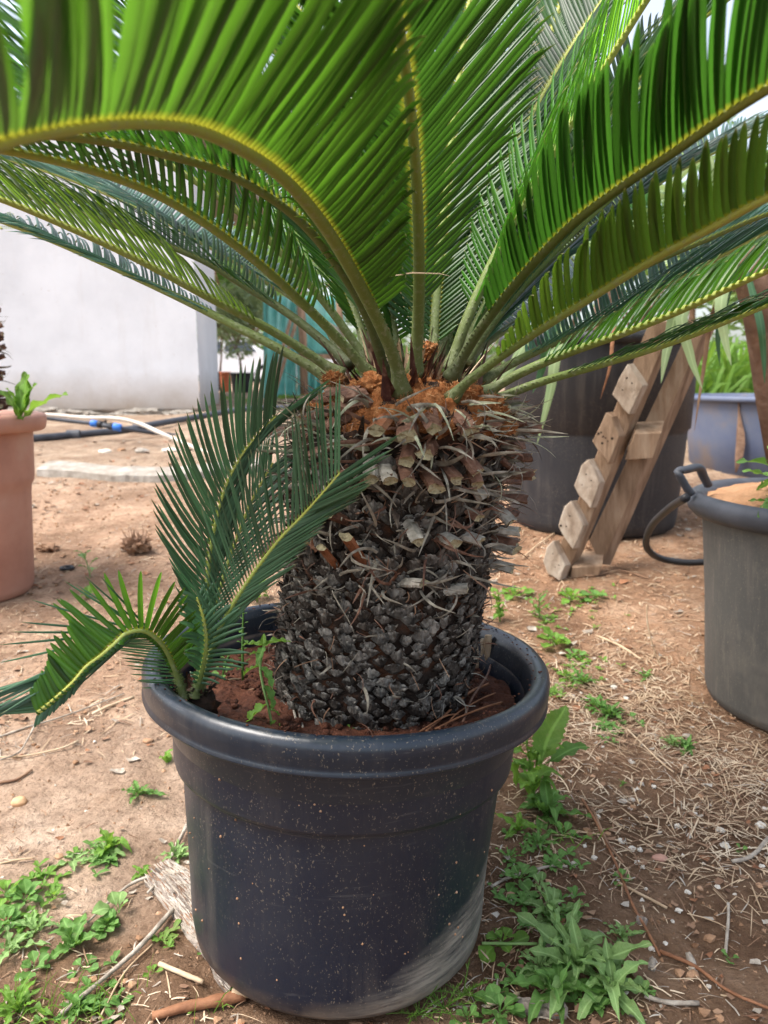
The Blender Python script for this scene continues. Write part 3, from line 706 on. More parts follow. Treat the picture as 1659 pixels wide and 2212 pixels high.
# foot and cut end of the stubs that can be made out one by one
named = [ # u0,v0,u1,v1, r0,r1 (mm), material, stick-out mm
 (792, 1228, 745, 1162, 8, 8.5, 'stub_orange', 48), (732, 1232, 693, 1186, 8, 8, 'stub_orange', 40), (690, 1190, 640, 1140, 8, 9, 'stub_orange', 22), (660, 1192, 612, 1160, 7, 8, 'stub', 15),
 (758, 1128, 706, 1112, 9, 9, 'stub', 40), (880, 1118, 905, 1172, 9, 8.5, 'stub_grey', 52), (945, 1152, 985, 1178, 9, 8, 'stub_grey', 50), (985, 1150, 1042, 1172, 9, 9.5, 'stub_grey', 44), (1050, 1170, 1116, 1192, 9, 9, 'stub_grey', 20),
 (860, 1258, 916, 1262, 8, 8, 'stub_grey', 34), (940, 1278, 1010, 1272, 8, 8.5, 'stub_grey', 30), (1050, 1215, 1108, 1232, 8, 8.5, 'stub_grey', 12), (1040, 1140, 1122, 1152, 9, 9, 'stub_grey', 14),
 (828, 1000, 842, 1044, 8, 8, 'stub_grey', 50), (866, 990, 882, 1046, 8, 8.5, 'stub', 52), (915, 1010, 944, 1060, 8.5, 9, 'stub', 50), (950, 1000, 986, 1040, 8, 8, 'stub', 46), (1005, 1010, 1046, 1078, 8.5, 9, 'stub_grey', 40), (1005, 985, 1030, 1050, 8, 9, 'stub', 42), (1050, 1030, 1078, 1068, 8, 8, 'stub', 22),
 (798, 985, 800, 1040, 8, 8.5, 'stub_grey', 44), (760, 1000, 742, 1035, 8, 8, 'stub', 34), (700, 1040, 668, 1062, 8, 8, 'stub', 18),
 (985, 960, 1032, 1025, 9, 8.5, 'stub', 36), (892, 950, 876, 1000, 9.5, 10, 'stub', 34), (930, 958, 918, 985, 9, 9, 'stub', 40), (1040, 960, 1085, 1000, 8, 8, 'stub', 20), (1060, 975, 1110, 1020, 8, 8, 'stub', 12),
 (842, 895, 812, 935, 10, 11, 'stub_orange', 32), (880, 905, 880, 945, 11, 11, 'stub', 36), (925, 895, 938, 930, 9, 9, 'stub', 40), (990, 895, 1020, 940, 10, 10, 'stub', 30),
 (800, 868, 725, 888, 10, 9, 'stub', 26), (790, 850, 735, 862, 9, 9, 'stub', 22), (745, 880, 668, 905, 9, 9, 'stub', 10), (780, 845, 705, 850, 9, 8, 'stub', 14), (770, 890, 700, 925, 9, 9, 'stub', 18), (740, 860, 655, 872, 8, 8, 'stub', 5),
 (1040, 900, 1085, 925, 9, 9, 'stub', 24), (1060, 880, 1110, 905, 9, 9, 'stub', 14), (1070, 915, 1132, 912, 8, 8, 'stub', 8), (1070, 940, 1125, 965, 8, 8, 'stub', 8),
 (730, 960, 672, 985, 9, 9, 'stub', 16), (720, 1000, 655, 1030, 8, 8, 'stub', 10), (1065, 1090, 1105, 1130, 8, 8, 'stub_grey', 14), (1000, 1090, 1035, 1120, 8, 8, 'stub', 36)]
for (u0, v0, u1, v1, r0, r1, mt, so) in named:
    a = on_trunk(u0, v0, -0.012); e = PX(u1, v1, on_trunk(u1, v1).y-so/1000*0.8)
    if (e-a).length > .085: e = a+(e-a).normalized()*.085
    g = MB(); stub_geo(a, e, r0/1000*1.0, r1/1000*.92, g)
    link('petiole_stub', g.mesh('petiole_stub', [MAT[mt], MAT['cut']], smooth=False), CY)
random.seed(23)
for k in range(70):
    th = k*2.399963+.4; z = .56+.17*k/70+rnd(-.006, .006)
    if math.sin(th) < -0.25: continue
    p, o, s, up = tframe(th, z, -0.012)
    d = (o+s*rnd(-.5, .5)+up*(rnd(-.7, .1)+ (z-.6)*3)).normalized()
    g = MB(); stub_geo(p, p+d*rnd(.045, .07), .0085, .0085, g)
    link('petiole_stub', g.mesh('petiole_stub', [random.choice([MAT['stub'], MAT['stub'], MAT['stub_grey']]), MAT['cut']], smooth=False), CY)

# dry curling scale leaves
random.seed(5)
def curl_ribbon(g, p, d0, L, wd, curl, nrm, seg=7, mi=0):
    pts = [p]; d = d0.normalized(); q = Vector(p); ax = Vector((rnd(-1, 1), rnd(-1, 1), rnd(-1, 1))).normalized()
    tw = curl
    for i in range(seg):
        q = q+d*L/seg; pts.append(Vector(q))
        d = (Matrix.Rotation(tw/seg*rnd(.4, 1.6), 3, ax) @ d); d.z -= 0.10*rnd(0, 1); d.normalize()
    ws = [wd*x for x in (1, 1.05, 1, .9, .75, .6, .4, .12)][:seg+1]
    ribbon(g, pts, ws, nrm, 0.4, mi)
stuff = MB()
for k in range(820):
    th = rnd(0, 6.283); z = rnd(.52, .755) if k > 80 else rnd(.37, .56)
    z = min(z, .755)
    p, o, s, up = tframe(th, z, rnd(-.004, .008))
    d = o*rnd(.5, 1.2)+s*rnd(-1, 1)+up*rnd(-.5, .75)
    L = rnd(.025, .075) if z > .52 else rnd(.012, .04)
    w_ = rnd(.0007, .0022)
    if z > .66 and random.random() < .5: w_ = rnd(.0016, .0034)
    big = (k < 420 and math.sin(th) < .1 and w_ > .0013)
    if big:
        g = MB(); curl_ribbon(g, p, d, L, w_, rnd(.5, 3.0), o)
        link('dry_scale_leaf', g.mesh('dry_scale_leaf', random.choice([MAT['fibre'], MAT['fibre'], MAT['fibre_green'] if z > .66 else MAT['fibre'], MAT['stub']])), CY)
    else: curl_ribbon(stuff, p, d, L, w_, rnd(.3, 3.0), o, mi=random.choice([0, 0, 1]))
# ring of grey-green hooked scales right under the crown
for k in range(130):
    th = rnd(0, 6.283); z = rnd(.69, .755)
    p, o, s, up = tframe(th, z, rnd(0, .012))
    d = o*1.2+s*rnd(-.7, .7)+up*rnd(-.1, .55)
    g = MB(); curl_ribbon(g, p, d, rnd(.035, .085), rnd(.0012, .0027), rnd(.2, 2.4), o)
    if math.sin(th) < .2: link('hooked_scale_leaf', g.mesh('hooked_scale_leaf', MAT['fibre_green'] if random.random() < .55 else MAT['fibre']), CY)
    else: stuff.add(g.v, g.f, g.uv, 0)
# short hair-like roots and shreds
for k in range(500):
    th = rnd(0, 6.283); z = rnd(.345, .74); p, o, s, up = tframe(th, z, 0.002)
    curl_ribbon(stuff, p, o*.8+s*rnd(-1, 1)+up*rnd(-1, 1), rnd(.008, .035), rnd(.0003, .0008), rnd(.5, 2.5), o, 4, mi=random.choice([0, 1, 2]))
tag(link('dry_fibres', stuff.mesh('dry_fibres', [MAT['fibre'], MAT['stub'], MAT['straw_brown']]), CY), kind='stuff')

# woolly crown
mb = MB(); vs = []; fs = []; n = 96; rows = 30
for j in range(rows+1):
    t = j/rows; a = t*math.pi/2*1.0
    for k in range(n):
        b = 2*math.pi*k/n
        r = .134*math.cos(a)**.75; z = .712+.064*math.sin(a)
        q = Vector((math.cos(b)*r, math.sin(b)*r, z))
        f = .016*noise.fractal(q*28, .8, 2, 4)+.004*noise.noise(q*140)
        vs.append(Vector((tax(.75)+q.x*(1+f*4), TY+q.y*(1+f*4), q.z+f)))
for j in range(rows):
    for k in range(n):
        a = j*n+k; b = j*n+(k+1) % n; fs.append((a, b, b+n, a+n))
mb.add(vs, fs); mb.build('woolly_crown', MAT['wool'], CY)
hair = MB()
for k in range(7000):
    j = random.randrange(len(vs)-n); c = vs[j]; o = (c-Vector((tax(.75), TY, .70))).normalized()
    p = c+Vector((rnd(-.004, .004), rnd(-.004, .004), rnd(-.003, .003)))
    d = (o+Vector((rnd(-1, 1), rnd(-1, 1), rnd(-.6, 1)))).normalized(); L = rnd(.004, .013)
    m_ = p+d*L*.5+Vector((rnd(-.002, .002), rnd(-.002, .002), 0)); e = p+d*L
    W = d.cross(Vector((rnd(-1, 1), rnd(-1, 1), 1))).normalized()*rnd(.00018, .0004)
    hair.add([p-W, p+W, m_+W, m_-W, e], [(0, 1, 2, 3), (3, 2, 4)], None, 0 if random.random() < .7 else 1)
tag(link('wool_hair', hair.mesh('wool_hair', [MAT['wool'], MAT['wool_pale']]), CY), kind='stuff')
# wool tufts between petiole bases
for (u, v, s_) in [(810, 832, .017), (770, 850, .014), (845, 905, .013), (930, 860, .016), (1000, 850, .017), (960, 880, .014), (1040, 905, .013), (720, 818, .010), (925, 752, .010), (912, 772, .010), (1060, 870, .012), (870, 880, .012), (980, 905, .012), (815, 905, .011), (770, 880, .012), (735, 850, .011), (900, 895, .013), (1075, 890, .011), (1010, 880, .014), (840, 870, .013), (1095, 925, .010), (950, 905, .011), (1060, 930, .010)]:
    g = MB(); c = PX(u, v, .94 if v > 800 else 1.03); blob(g, c, s_, 4, .55, (1.2, .8, .8), 2.2)
    base = [Vector(q) for q in g.v]
    for k in range(260):
        p = random.choice(base); d = ((p-c).normalized()+Vector((rnd(-1, 1), rnd(-1, 1), rnd(-1, 1)))*.8).normalized(); L = rnd(.003, .008)
        W = d.cross(Vector((rnd(-1, 1), rnd(-1, 1), 1))).normalized()*.0003
        g.add([p-W, p+W, p+d*L], [(0, 1, 2)], None, 1)
    link('wool_tuft', g.mesh('wool_tuft', [MAT['wool'], MAT['wool_pale']]), CY)
# pointed dark cataphylls standing between the petioles
random.seed(9)
for k in range(130):
    a = rnd(0, 6.283); r = rnd(.02, .108)
    p = Vector((tax(.76)+math.cos(a)*r, TY+math.sin(a)*r, .762-r*.15)); o = Vector((math.cos(a), math.sin(a), 0))
    d = (Vector((0, 0, 1))+o*rnd(.05, .7)+Vector((rnd(-.3, .3), rnd(-.3, .3), 0))).normalized()
    g = MB(); L = rnd(.04, .095); w_ = rnd(.004, .0085)
    pts = [p+d*L*t+o*.012*t*t for t in (0, .25, .5, .75, 1)]
    ribbon(g, pts, [w_, w_*.9, w_*.65, w_*.35, .0003], o, .5)
    link('cataphyll', g.mesh('cataphyll', MAT['cataphyll'] if random.random() < .7 else MAT['straw']), CY)

# fronds
SS = [0, .05, .16, .35, .55, .74, .88, .96, 1.0]
WW = [.50, .85, 1.0, 1.0, .97, .88, .66, .36, .03]
def leaflet_pts(base, D, T, L, fw, droop, curl, N):
    pts = []
    for s in SS:
        p = base+D*(s*L)+T*(fw*s*s*L)+Vector((0, 0, -1))*(droop*s*s*L)
        if s > .75: p = p-N*(curl*(s-.75)**2*6*L)
        pts.append(p)
    return pts
def add_leaflet(g, pts, W, w0, cup):
    K = random.randrange(34)
    n = len(pts); vs = []; uv = []; fs = []
    for i, p in enumerate(pts):
        t = (pts[min(i+1, n-1)]-pts[max(i-1, 0)]).normalized()
        Wd = perp(t, W); Nn = t.cross(Wd); w_ = w0*WW[i]
        if Nn.dot(add_leaflet.up) < 0: Nn = -Nn
        u_ = SS[i]
        vs += [p-Wd*w_-Nn*w_*cup, p-Wd*w_*.55, p, p+Wd*w_*.55, p+Wd*w_-Nn*w_*cup]
        uv += [(u_, K+.01), (u_, K+.22), (u_, K+.5), (u_, K+.78), (u_, K+.99)]
    for i in range(n-1):
        a = 5*i
        for k in range(4): fs.append((a+k, a+k+1, a+k+6, a+k+5))
    g.add(vs, fs, uv)
add_leaflet.up = Vector((0, 0, 1))
class Budget: pass
def frond(owner, ctrl, L=.14, w=.003, sp=.0085, r0=.009, r1=.0035, ang=(68, 38), angB=None, vee=25, start=.16, hint=None, mat='leaflet', rmat='rachis',
          droop=.05, curl=.1, fw=.12, lenB=1.0, single='', taper=.45, jit=.05, seed=1, lp=None, lenA=1.0):
    random.seed(seed)
    P = [PX(*c) if not isinstance(c, Vector) else c for c in ctrl]
    pts, tot = resample(catmull(P, 12), 90)
    c0 = Vector((P[0].x-tax(.76), P[0].y-TY, 0))
    out = Vector((P[-1].x-P[0].x, P[-1].y-P[0].y, 0))
    out = out.normalized() if out.length > .01 else Vector((0, 1, 0))
    up = hint if hint is not None else (Vector((0, 0, 1))-out*.5)
    g = MB(); n = len(pts)
    rad = []
    for i in range(n):
        t = i/(n-1)
        rr = r1+(r0-r1)*(1-t)**1.3
        if t < .06: rr *= 1+.9*(1-t/.06)**2
        rad.append(rr)
    tube(g, pts, rad, 10, hint=up, flat=.85)
    # teeth on the petiole
    for sd_ in (-1, 1):
        k = .03
        while k < start+.03:
            i = int(k*(n-1)); T = (pts[i+1]-pts[i]).normalized(); N = perp(T, up); S = T.cross(N)
            b = pts[i]+S*sd_*rad[i]*.85+N*rad[i]*.3
            g.add([b-T*.0016, b+T*.0016, b-N*.0012, b+(S*sd_+T*.4)*rnd(.003, .006)], [(0, 1, 3), (1, 2, 3), (2, 0, 3)], [(k, 0)]*4)
            k += rnd(.010, .018)
    fr = link('frond', g.mesh('frond', MAT[rmat]), owner)
    grp = MB()
    for side in (-1, 1):
        s = start*tot
        while s < tot*.997:
            t = s/tot; x = t*(n-1); i = min(n-2, int(x)); p = pts[i].lerp(pts[i+1], x-i)
            T = (pts[min(i+2, n-1)]-pts[max(i-1, 0)]).normalized(); N = perp(T, up); S = T.cross(N)*side
            q = (t-start)/(1-start)
            A = angB if (angB and side < 0) else ang
            a = R(A[0]+(A[1]-A[0])*q+rnd(-2.5, 2.5)); ve = R(vee+rnd(-3, 3))
            if lp: prof_ = lp(q)
            else: prof_ = min(1, .22+q*3.2)*(1-(1-taper)*max(0, (q-.55)/.45)**1.5)
            ll = L*prof_*(1+rnd(-jit, jit))*(lenB if side < 0 else lenA)
            D = (T*math.cos(a)+(S*math.cos(ve)+N*math.sin(ve))*math.sin(a)).normalized()
            base = p+S*rad[i]*.75+N*rad[i]*.35
            add_leaflet.up = N
            lpnts = leaflet_pts(base, D, T, ll, fw, droop*rnd(.5, 1.5), curl*rnd(.3, 1.7)*(1 if curl < .3 else max(.08, 1-q*1.9)), N)
            ww = w*(.8+.2*min(1, q*4))*rnd(.92, 1.08)
            Wv = (T-D*T.dot(D)); Wv = (Wv+perp(D, N)*.30).normalized() if True else Wv
            isg = (single == 'both') or (single == 'L' and side < 0) or (single == 'R' and side > 0)
            tgt = MB() if isg else grp
            add_leaflet(tgt, lpnts, Wv, ww, .45)
            if isg: link('leaflet', tgt.mesh('leaflet', MAT[mat]), fr)
            s += sp*rnd(.94, 1.06)
    if grp.v: tag(link('leaflets', grp.mesh('leaflets', MAT[mat]), fr), kind='stuff')
    return fr
# ------------------------------------------------------------------ the crown of the cycad
ZUP = Vector((0, 0, 1))
# left side
frond(CY, [(868, 850, .925), (850, 770, .90), (795, 650, .84), (705, 495, .74), (600, 375, .64), (450, 288, .53), (300, 262, .455), (100, 282, .385), (-80, 330, .335), (-330, 430, .31)],
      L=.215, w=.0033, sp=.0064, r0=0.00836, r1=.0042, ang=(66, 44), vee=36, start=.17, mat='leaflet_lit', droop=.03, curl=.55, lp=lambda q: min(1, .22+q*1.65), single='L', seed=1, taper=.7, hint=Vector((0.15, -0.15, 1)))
frond(CY, [(805, 815, .955), (700, 700, .93), (560, 570, .88), (400, 455, .82), (250, 385, .77), (60, 335, .72), (-100, 315, .69), (-300, 320, .66)],
      L=.135, w=0.00290, sp=0.00773, r0=0.00748, ang=(62, 50), vee=28, start=.2, mat='leaflet', seed=2, hint=Vector((.2, .1, 1)))
frond(CY, [(738, 812, .97), (600, 722, .955), (450, 642, .93), (300, 562, .91), (150, 492, .89), (0, 430, .87), (-150, 385, .85), (-350, 350, .83)],
      L=.12, w=0.00308, sp=0.00823, r0=0.00748, ang=(60, 46), vee=30, start=.22, mat='leaflet_olive', seed=3, hint=Vector((.2, -.1, 1)))
frond(CY, [(722, 822, .99), (600, 752, 1.0), (480, 690, 1.03), (380, 640, 1.06), (250, 580, 1.10), (100, 515, 1.15), (-50, 462, 1.2), (-250, 420, 1.25)],
      L=.13, w=0.00246, sp=0.00714, r0=0.00748, ang=(48, 34), vee=18, start=.24, mat='leaflet_skylit', seed=4, droop=.14, lenB=.9)
frond(CY, [(760, 790, 1.0), (640, 690, 1.03), (520, 612, 1.06), (425, 556, 1.08), (250, 488, 1.12), (80, 430, 1.16), (-100, 390, 1.2), (-250, 375, 1.25)],
      L=.14, w=0.00264, sp=0.00714, r0=0.00704, ang=(60, 40), vee=24, start=.16, mat='leaflet', rmat='rachis_dark', seed=5)
frond(CY, [(745, 775, 1.06), (700, 700, 1.09), (600, 620, 1.16), (450, 530, 1.26), (280, 440, 1.38), (100, 370, 1.5), (-80, 320, 1.6)],
      L=.15, w=0.00264, sp=0.00714, r0=0.00704, ang=(62, 40), vee=20, start=.14, mat='leaflet_skylit', seed=6)
frond(CY, [(800, 780, 1.06), (760, 660, 1.12), (690, 520, 1.2), (580, 400, 1.3), (430, 290, 1.42), (260, 200, 1.55), (100, 140, 1.65)],
      L=.16, w=0.00282, sp=0.00756, r0=0.00704, ang=(64, 42), vee=22, start=.05, mat='leaflet', seed=7)
# second left frond between the first two, its leaflets fill the shade under the nearest frond
frond(CY, [(835, 820, .945), (800, 700, .90), (740, 590, .86), (640, 470, .82), (500, 380, .78), (340, 330, .74), (180, 300, .71), (0, 290, .68), (-200, 300, .65)],
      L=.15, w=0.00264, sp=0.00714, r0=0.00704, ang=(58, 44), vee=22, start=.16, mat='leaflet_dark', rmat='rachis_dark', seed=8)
# centre, rising towards and over the viewer
frond(CY, [(895, 812, .955), (903, 700, .93), (905, 560, .88), (900, 400, .80), (885, 220, .70), (862, 60, .61), (840, -80, .54), (810, -260, .47)],
      L=.155, w=0.00282, sp=0.00739, r0=0.00774, ang=(58, 42), vee=26, start=.16, mat='leaflet', seed=9, hint=Vector((0, .75, 1)), curl=.35)
frond(CY, [(935, 790, 1.03), (940, 690, 1.06), (950, 560, 1.10), (965, 400, 1.16), (985, 220, 1.22), (1010, 30, 1.28), (1040, -150, 1.32)],
      L=.16, w=0.00282, sp=0.00714, r0=0.00704, ang=(60, 42), vee=24, start=.05, mat='leaflet', seed=10, hint=Vector((0, -.4, 1)))
frond(CY, [(915, 780, 1.05), (890, 650, 1.1), (850, 480, 1.18), (790, 300, 1.28), (710, 130, 1.38), (620, -20, 1.45)],
      L=.17, w=0.00299, sp=0.00756, r0=0.00704, ang=(60, 42), vee=24, start=.05, mat='leaflet_dark', seed=11, hint=Vector((0, -.4, 1)))
frond(CY, [(950, 775, 1.07), (990, 640, 1.15), (1050, 480, 1.25), (1110, 300, 1.36), (1180, 100, 1.46), (1240, -80, 1.5)],
      L=.17, w=0.00299, sp=0.00756, r0=0.00704, ang=(62, 42), vee=24, start=.05, mat='leaflet', seed=12, hint=Vector((0, -.4, 1)))
# bright backlit frond to the upper right
frond(CY, [(972, 800, .99), (1005, 700, .99), (1060, 575, 1.0), (1130, 440, 1.0), (1220, 290, .99), (1310, 140, .97), (1410, -20, .94), (1500, -150, .9), (1600, -280, .86)],
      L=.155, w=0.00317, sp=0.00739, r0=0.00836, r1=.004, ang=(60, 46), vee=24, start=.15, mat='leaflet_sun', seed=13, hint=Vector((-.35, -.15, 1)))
# dark frond with blunt foreshortened leaflets
frond(CY, [(975, 815, .955), (1035, 715, .92), (1125, 600, .86), (1230, 490, .79), (1340, 405, .72), (1460, 325, .65), (1570, 248, .59), (1680, 180, .54), (1850, 90, .48)],
      L=.150, w=0.00370, sp=0.00823, r0=0.00748, r1=.004, ang=(46, 38), vee=42, start=.18, mat='leaflet_dark', rmat='rachis_dark', seed=14, single='R', hint=Vector((-.25, -.1, 1)), taper=.8, lp=lambda q: min(1, .25+q*2.1))
# olive frond below it
frond(CY, [(975, 862, .93), (1010, 825, .915), (1100, 757, .88), (1200, 690, .83), (1310, 622, .78), (1420, 555, .72), (1540, 490, .66), (1670, 420, .60), (1850, 340, .54)],
      L=.090, w=0.00352, sp=0.00823, r0=0.00704, r1=.0038, ang=(56, 48), vee=48, start=.17, mat='leaflet_olive', rmat='rachis', seed=15, single='R', hint=Vector((-.2, -.2, 1)), curl=.4, taper=.85)
frond(CY, [(1045, 852, .955), (1120, 808, .945), (1220, 765, .93), (1340, 722, .90), (1460, 675, .87), (1570, 625, .84), (1680, 575, .81), (1850, 500, .77)],
      L=.085, w=0.00282, sp=0.00823, r0=0.00748, r1=.0035, ang=(58, 46), vee=36, start=.2, mat='leaflet', seed=16, hint=Vector((-.1, -.2, 1)))
frond(CY, [(1058, 868, .965), (1160, 828, .965), (1290, 790, .96), (1400, 757, .955), (1500, 722, .95), (1600, 682, .94), (1700, 645, .93), (1900, 590, .9)],
      L=.10, w=0.00246, sp=0.00773, r0=0.00704, r1=.0035, ang=(46, 34), vee=22, start=.22, mat='leaflet_dark', seed=17, droop=.1)
# glossy fronds of the far right side
frond(CY, [(1035, 825, 1.0), (1120, 778, 1.02), (1220, 730, 1.05), (1330, 675, 1.08), (1450, 610, 1.11), (1570, 545, 1.14), (1700, 480, 1.17), (1880, 420, 1.2)],
      L=.14, w=0.00264, sp=0.00739, r0=0.00704, ang=(62, 46), vee=26, start=.12, mat='leaflet_skylit', seed=18)
frond(CY, [(1010, 830, .985), (1080, 765, .99), (1180, 700, 1.0), (1290, 630, 1.0), (1400, 572, 1.0), (1520, 520, 1.0), (1650, 465, 1.0), (1850, 400, 1.0)],
      L=.14, w=0.00264, sp=0.00739, r0=0.00704, ang=(58, 42), vee=24, start=.16, mat='leaflet_skylit', rmat='rachis_dark', seed=19)
frond(CY, [(1005, 790, 1.04), (1060, 710, 1.1), (1150, 610, 1.18), (1270, 500, 1.27), (1400, 410, 1.36), (1540, 330, 1.45), (1700, 260, 1.52)],
      L=.17, w=0.00282, sp=0.00756, r0=0.00704, ang=(62, 42), vee=24, start=.05, mat='leaflet_skylit', seed=20)
frond(CY, [(1000, 785, 1.06), (1080, 720, 1.14), (1200, 650, 1.25), (1350, 580, 1.36), (1500, 520, 1.46), (1700, 460, 1.55)],
      L=.17, w=0.00282, sp=0.00756, r0=0.00704, ang=(62, 42), vee=20, start=.12, mat='leaflet_skylit', seed=21)
frond(CY, [(985, 785, 1.06), (1040, 660, 1.14), (1110, 520, 1.24), (1200, 390, 1.35), (1310, 260, 1.46), (1430, 150, 1.55)],
      L=.17, w=0.00282, sp=0.00756, r0=0.00704, ang=(62, 42), vee=24, start=.05, mat='leaflet', seed=22)
# more fronds behind the right side
frond(CY, [(990, 780, 1.05), (1080, 600, 1.08), (1190, 420, 1.12), (1310, 250, 1.15), (1450, 100, 1.17), (1600, -20, 1.18), (1760, -100, 1.18)],
      L=.17, w=0.00352, sp=0.00756, r0=0.00704, ang=(62, 44), vee=24, start=.05, mat='leaflet', seed=26)
frond(CY, [(1000, 785, 1.04), (1110, 640, 1.07), (1240, 500, 1.10), (1400, 360, 1.12), (1560, 240, 1.13), (1740, 140, 1.13), (1900, 90, 1.12)],
      L=.16, w=0.00317, sp=0.00756, r0=0.00704, ang=(60, 44), vee=24, start=.12, mat='leaflet_skylit', seed=27)
frond(CY, [(960, 780, 1.08), (1020, 560, 1.16), (1110, 330, 1.24), (1230, 110, 1.3), (1360, -80, 1.34)],
      L=.19, w=0.00370, sp=0.00756, r0=0.00704, ang=(62, 44), vee=24, start=.05, mat='leaflet', seed=28)
# fronds of the left back, seen over the nearest one
frond(CY, [(840, 790, 1.06), (790, 620, 1.08), (700, 430, 1.10), (560, 250, 1.12), (380, 100, 1.14), (180, 0, 1.16), (-40, -60, 1.16)],
      L=.17, w=0.00352, sp=0.00756, r0=0.00704, ang=(62, 44), vee=24, start=.05, mat='leaflet', seed=23)
frond(CY, [(860, 785, 1.06), (830, 600, 1.10), (760, 380, 1.14), (650, 180, 1.17), (500, 10, 1.2), (330, -130, 1.2)],
      L=.17, w=0.00352, sp=0.00756, r0=0.00704, ang=(62, 44), vee=24, start=.05, mat='leaflet', seed=24)
frond(CY, [(800, 790, 1.04), (690, 640, 1.04), (530, 470, 1.04), (340, 340, 1.03), (150, 230, 1.02), (-50, 150, 1.0), (-250, 120, .98)],
      L=.17, w=0.00352, sp=0.00756, r0=0.00704, ang=(60, 44), vee=24, start=.12, mat='leaflet_dark', seed=25)
# straw coloured dead petiole and a stray leaflet
g = MB(); tube(g, [PX(u, v, d) for u, v, d in [(745, 790, 1.04), (742, 750, 1.05), (725, 715, 1.07), (690, 690, 1.10)]], [.009, .007, .006, .005], 8)
link('dead_petiole', g.mesh('dead_petiole', MAT['stub_grey']), CY)
g = MB(); ribbon(g, [PX(u, v, d) for u, v, d in [(775, 622, .83), (830, 598, .82), (890, 588, .81), (950, 590, .81), (975, 597, .81)]], [.0005, .0016, .0022, .0016, .0003], Vector((0, -.5, 1)))
link('stray_leaflet', g.mesh('stray_leaflet', MAT['straw']), CY)

# ------------------------------------------------------------------ young offset growing at the left rim
PUPB = PX(415, 1500, .875)
PUP = empty('cycad_offset', PUPB, 'young dark green cycad shoot growing at the left inside rim of the navy pot', 'cycad')
# bright arching frond to the left: its near leaflets stand up, its far ones sweep left
ARCH = [(396, 1510, .870), (385, 1467, .865), (363, 1412, .855), (340, 1381, .845), (309, 1363, .835), (273, 1369, .825), (250, 1389, .815), (219, 1416, .805), (187, 1440, .795), (156, 1475, .785), (117, 1510, .775), (78, 1541, .765)]
frond(PUP, ARCH, L=.076, w=.0034, sp=.0052, r0=.0042, r1=.0016, ang=(50, 110), angB=(55, 20), vee=14, start=.16, hint=Vector((.05, -1, .25)), mat='pup_bright', rmat='rachis', droop=0, fw=-.04, curl=.02, lenB=.10, single='R', seed=31,
      lp=lambda q: (.62+q*1.2 if q < .32 else (1.0 if q < .56 else max(.34, .72-(q-.56)*.9))))
frond(PUP, [(u+3, v+3, d+.016) for u, v, d in ARCH], L=.135, w=.0020, sp=.0046, r0=.0030, r1=.0012, ang=(6, 40), vee=6, start=.36, hint=Vector((.05, -1, .1)), mat='pup_leaf', droop=-.02, fw=.10, curl=.02, lenB=.10, seed=32, lp=lambda q: min(1, .7+q))
frond(PUP, [(u+2, v+2, d+.010) for u, v, d in ARCH[:6]], L=.075, w=.0018, sp=.0050, r0=.0030, r1=.0024, ang=(60, 60), angB=(78, 25), vee=6, start=.15, hint=Vector((.05, -1, .1)), mat='pup_leaf', droop=.05, fw=.10, curl=.02, lenA=.05, seed=38, lp=lambda q: .6+.4*q)
# tall frond, leaflets spread to the left
frond(PUP, [(425, 1500, .90), (436, 1400, .905), (446, 1280, .91), (458, 1170, .915), (485, 1060, .92), (522, 985, .925), (562, 935, .93), (596, 900, .93)],
      L=.092, w=.0022, sp=.0058, r0=.0042, r1=.0013, ang=(20, 14), angB=(50, 44), vee=14, start=.2, hint=Vector((.35, -1, .1)), mat='pup_leaf', droop=-.03, fw=.22, curl=.02, lenB=1.05, single='both', seed=33, taper=.75)
# frond leaning right in front of the trunk
frond(PUP, [(432, 1500, .885), (460, 1400, .87), (490, 1330, .86), (540, 1250, .84), (600, 1170, .82), (650, 1118, .81), (695, 1068, .79), (735, 1022, .78)],
      L=.098, w=.0020, sp=.0058, r0=.0042, r1=.0013, ang=(22, 16), angB=(52, 40), vee=10, start=.2, hint=Vector((-.15, -1, .15)), mat='pup_leaf', droop=.0, fw=.03, curl=.02, lenB=1.2, single='both', seed=34, taper=.8)
# shorter frond between
frond(PUP, [(430, 1500, .93), (445, 1400, .94), (470, 1290, .95), (505, 1180, .96), (545, 1080, .97), (590, 1000, .98)],
      L=.09, w=.0016, sp=.0068, r0=.0038, r1=.0013, ang=(34, 22), angB=(38, 26), vee=20, start=.3, hint=Vector((0, -1, .1)), mat='pup_leaf', seed=35)
# crumpled frond in the middle
frond(PUP, [(420, 1505, .87), (438, 1440, .865), (445, 1390, .86), (440, 1340, .86), (425, 1290, .865)],
      L=.06, w=.0026, sp=.0060, r0=.0038, r1=.0015, ang=(60, 40), angB=(50, 40), vee=40, start=.15, hint=Vector((.5, -1, .1)), mat='pup_leaf', droop=.35, curl=.6, seed=36)
g = MB(); blob(g, PUPB+Vector((.004, .012, -.016)), .020, 3, .5, (1.1, 1, 1.0), 2.5)
random.seed(44)
for k in range(40):
    a_ = rnd(0, 6.28); curl_ribbon(g, PUPB+Vector((math.cos(a_)*.014, .012+math.sin(a_)*.014, -.010)), Vector((math.cos(a_)*.5, math.sin(a_)*.5, 1)), rnd(.012, .032), .0016, .8, Vector((math.cos(a_), math.sin(a_), 0)), 4)
link('bulb', g.mesh('bulb', MAT['core']), PUP)

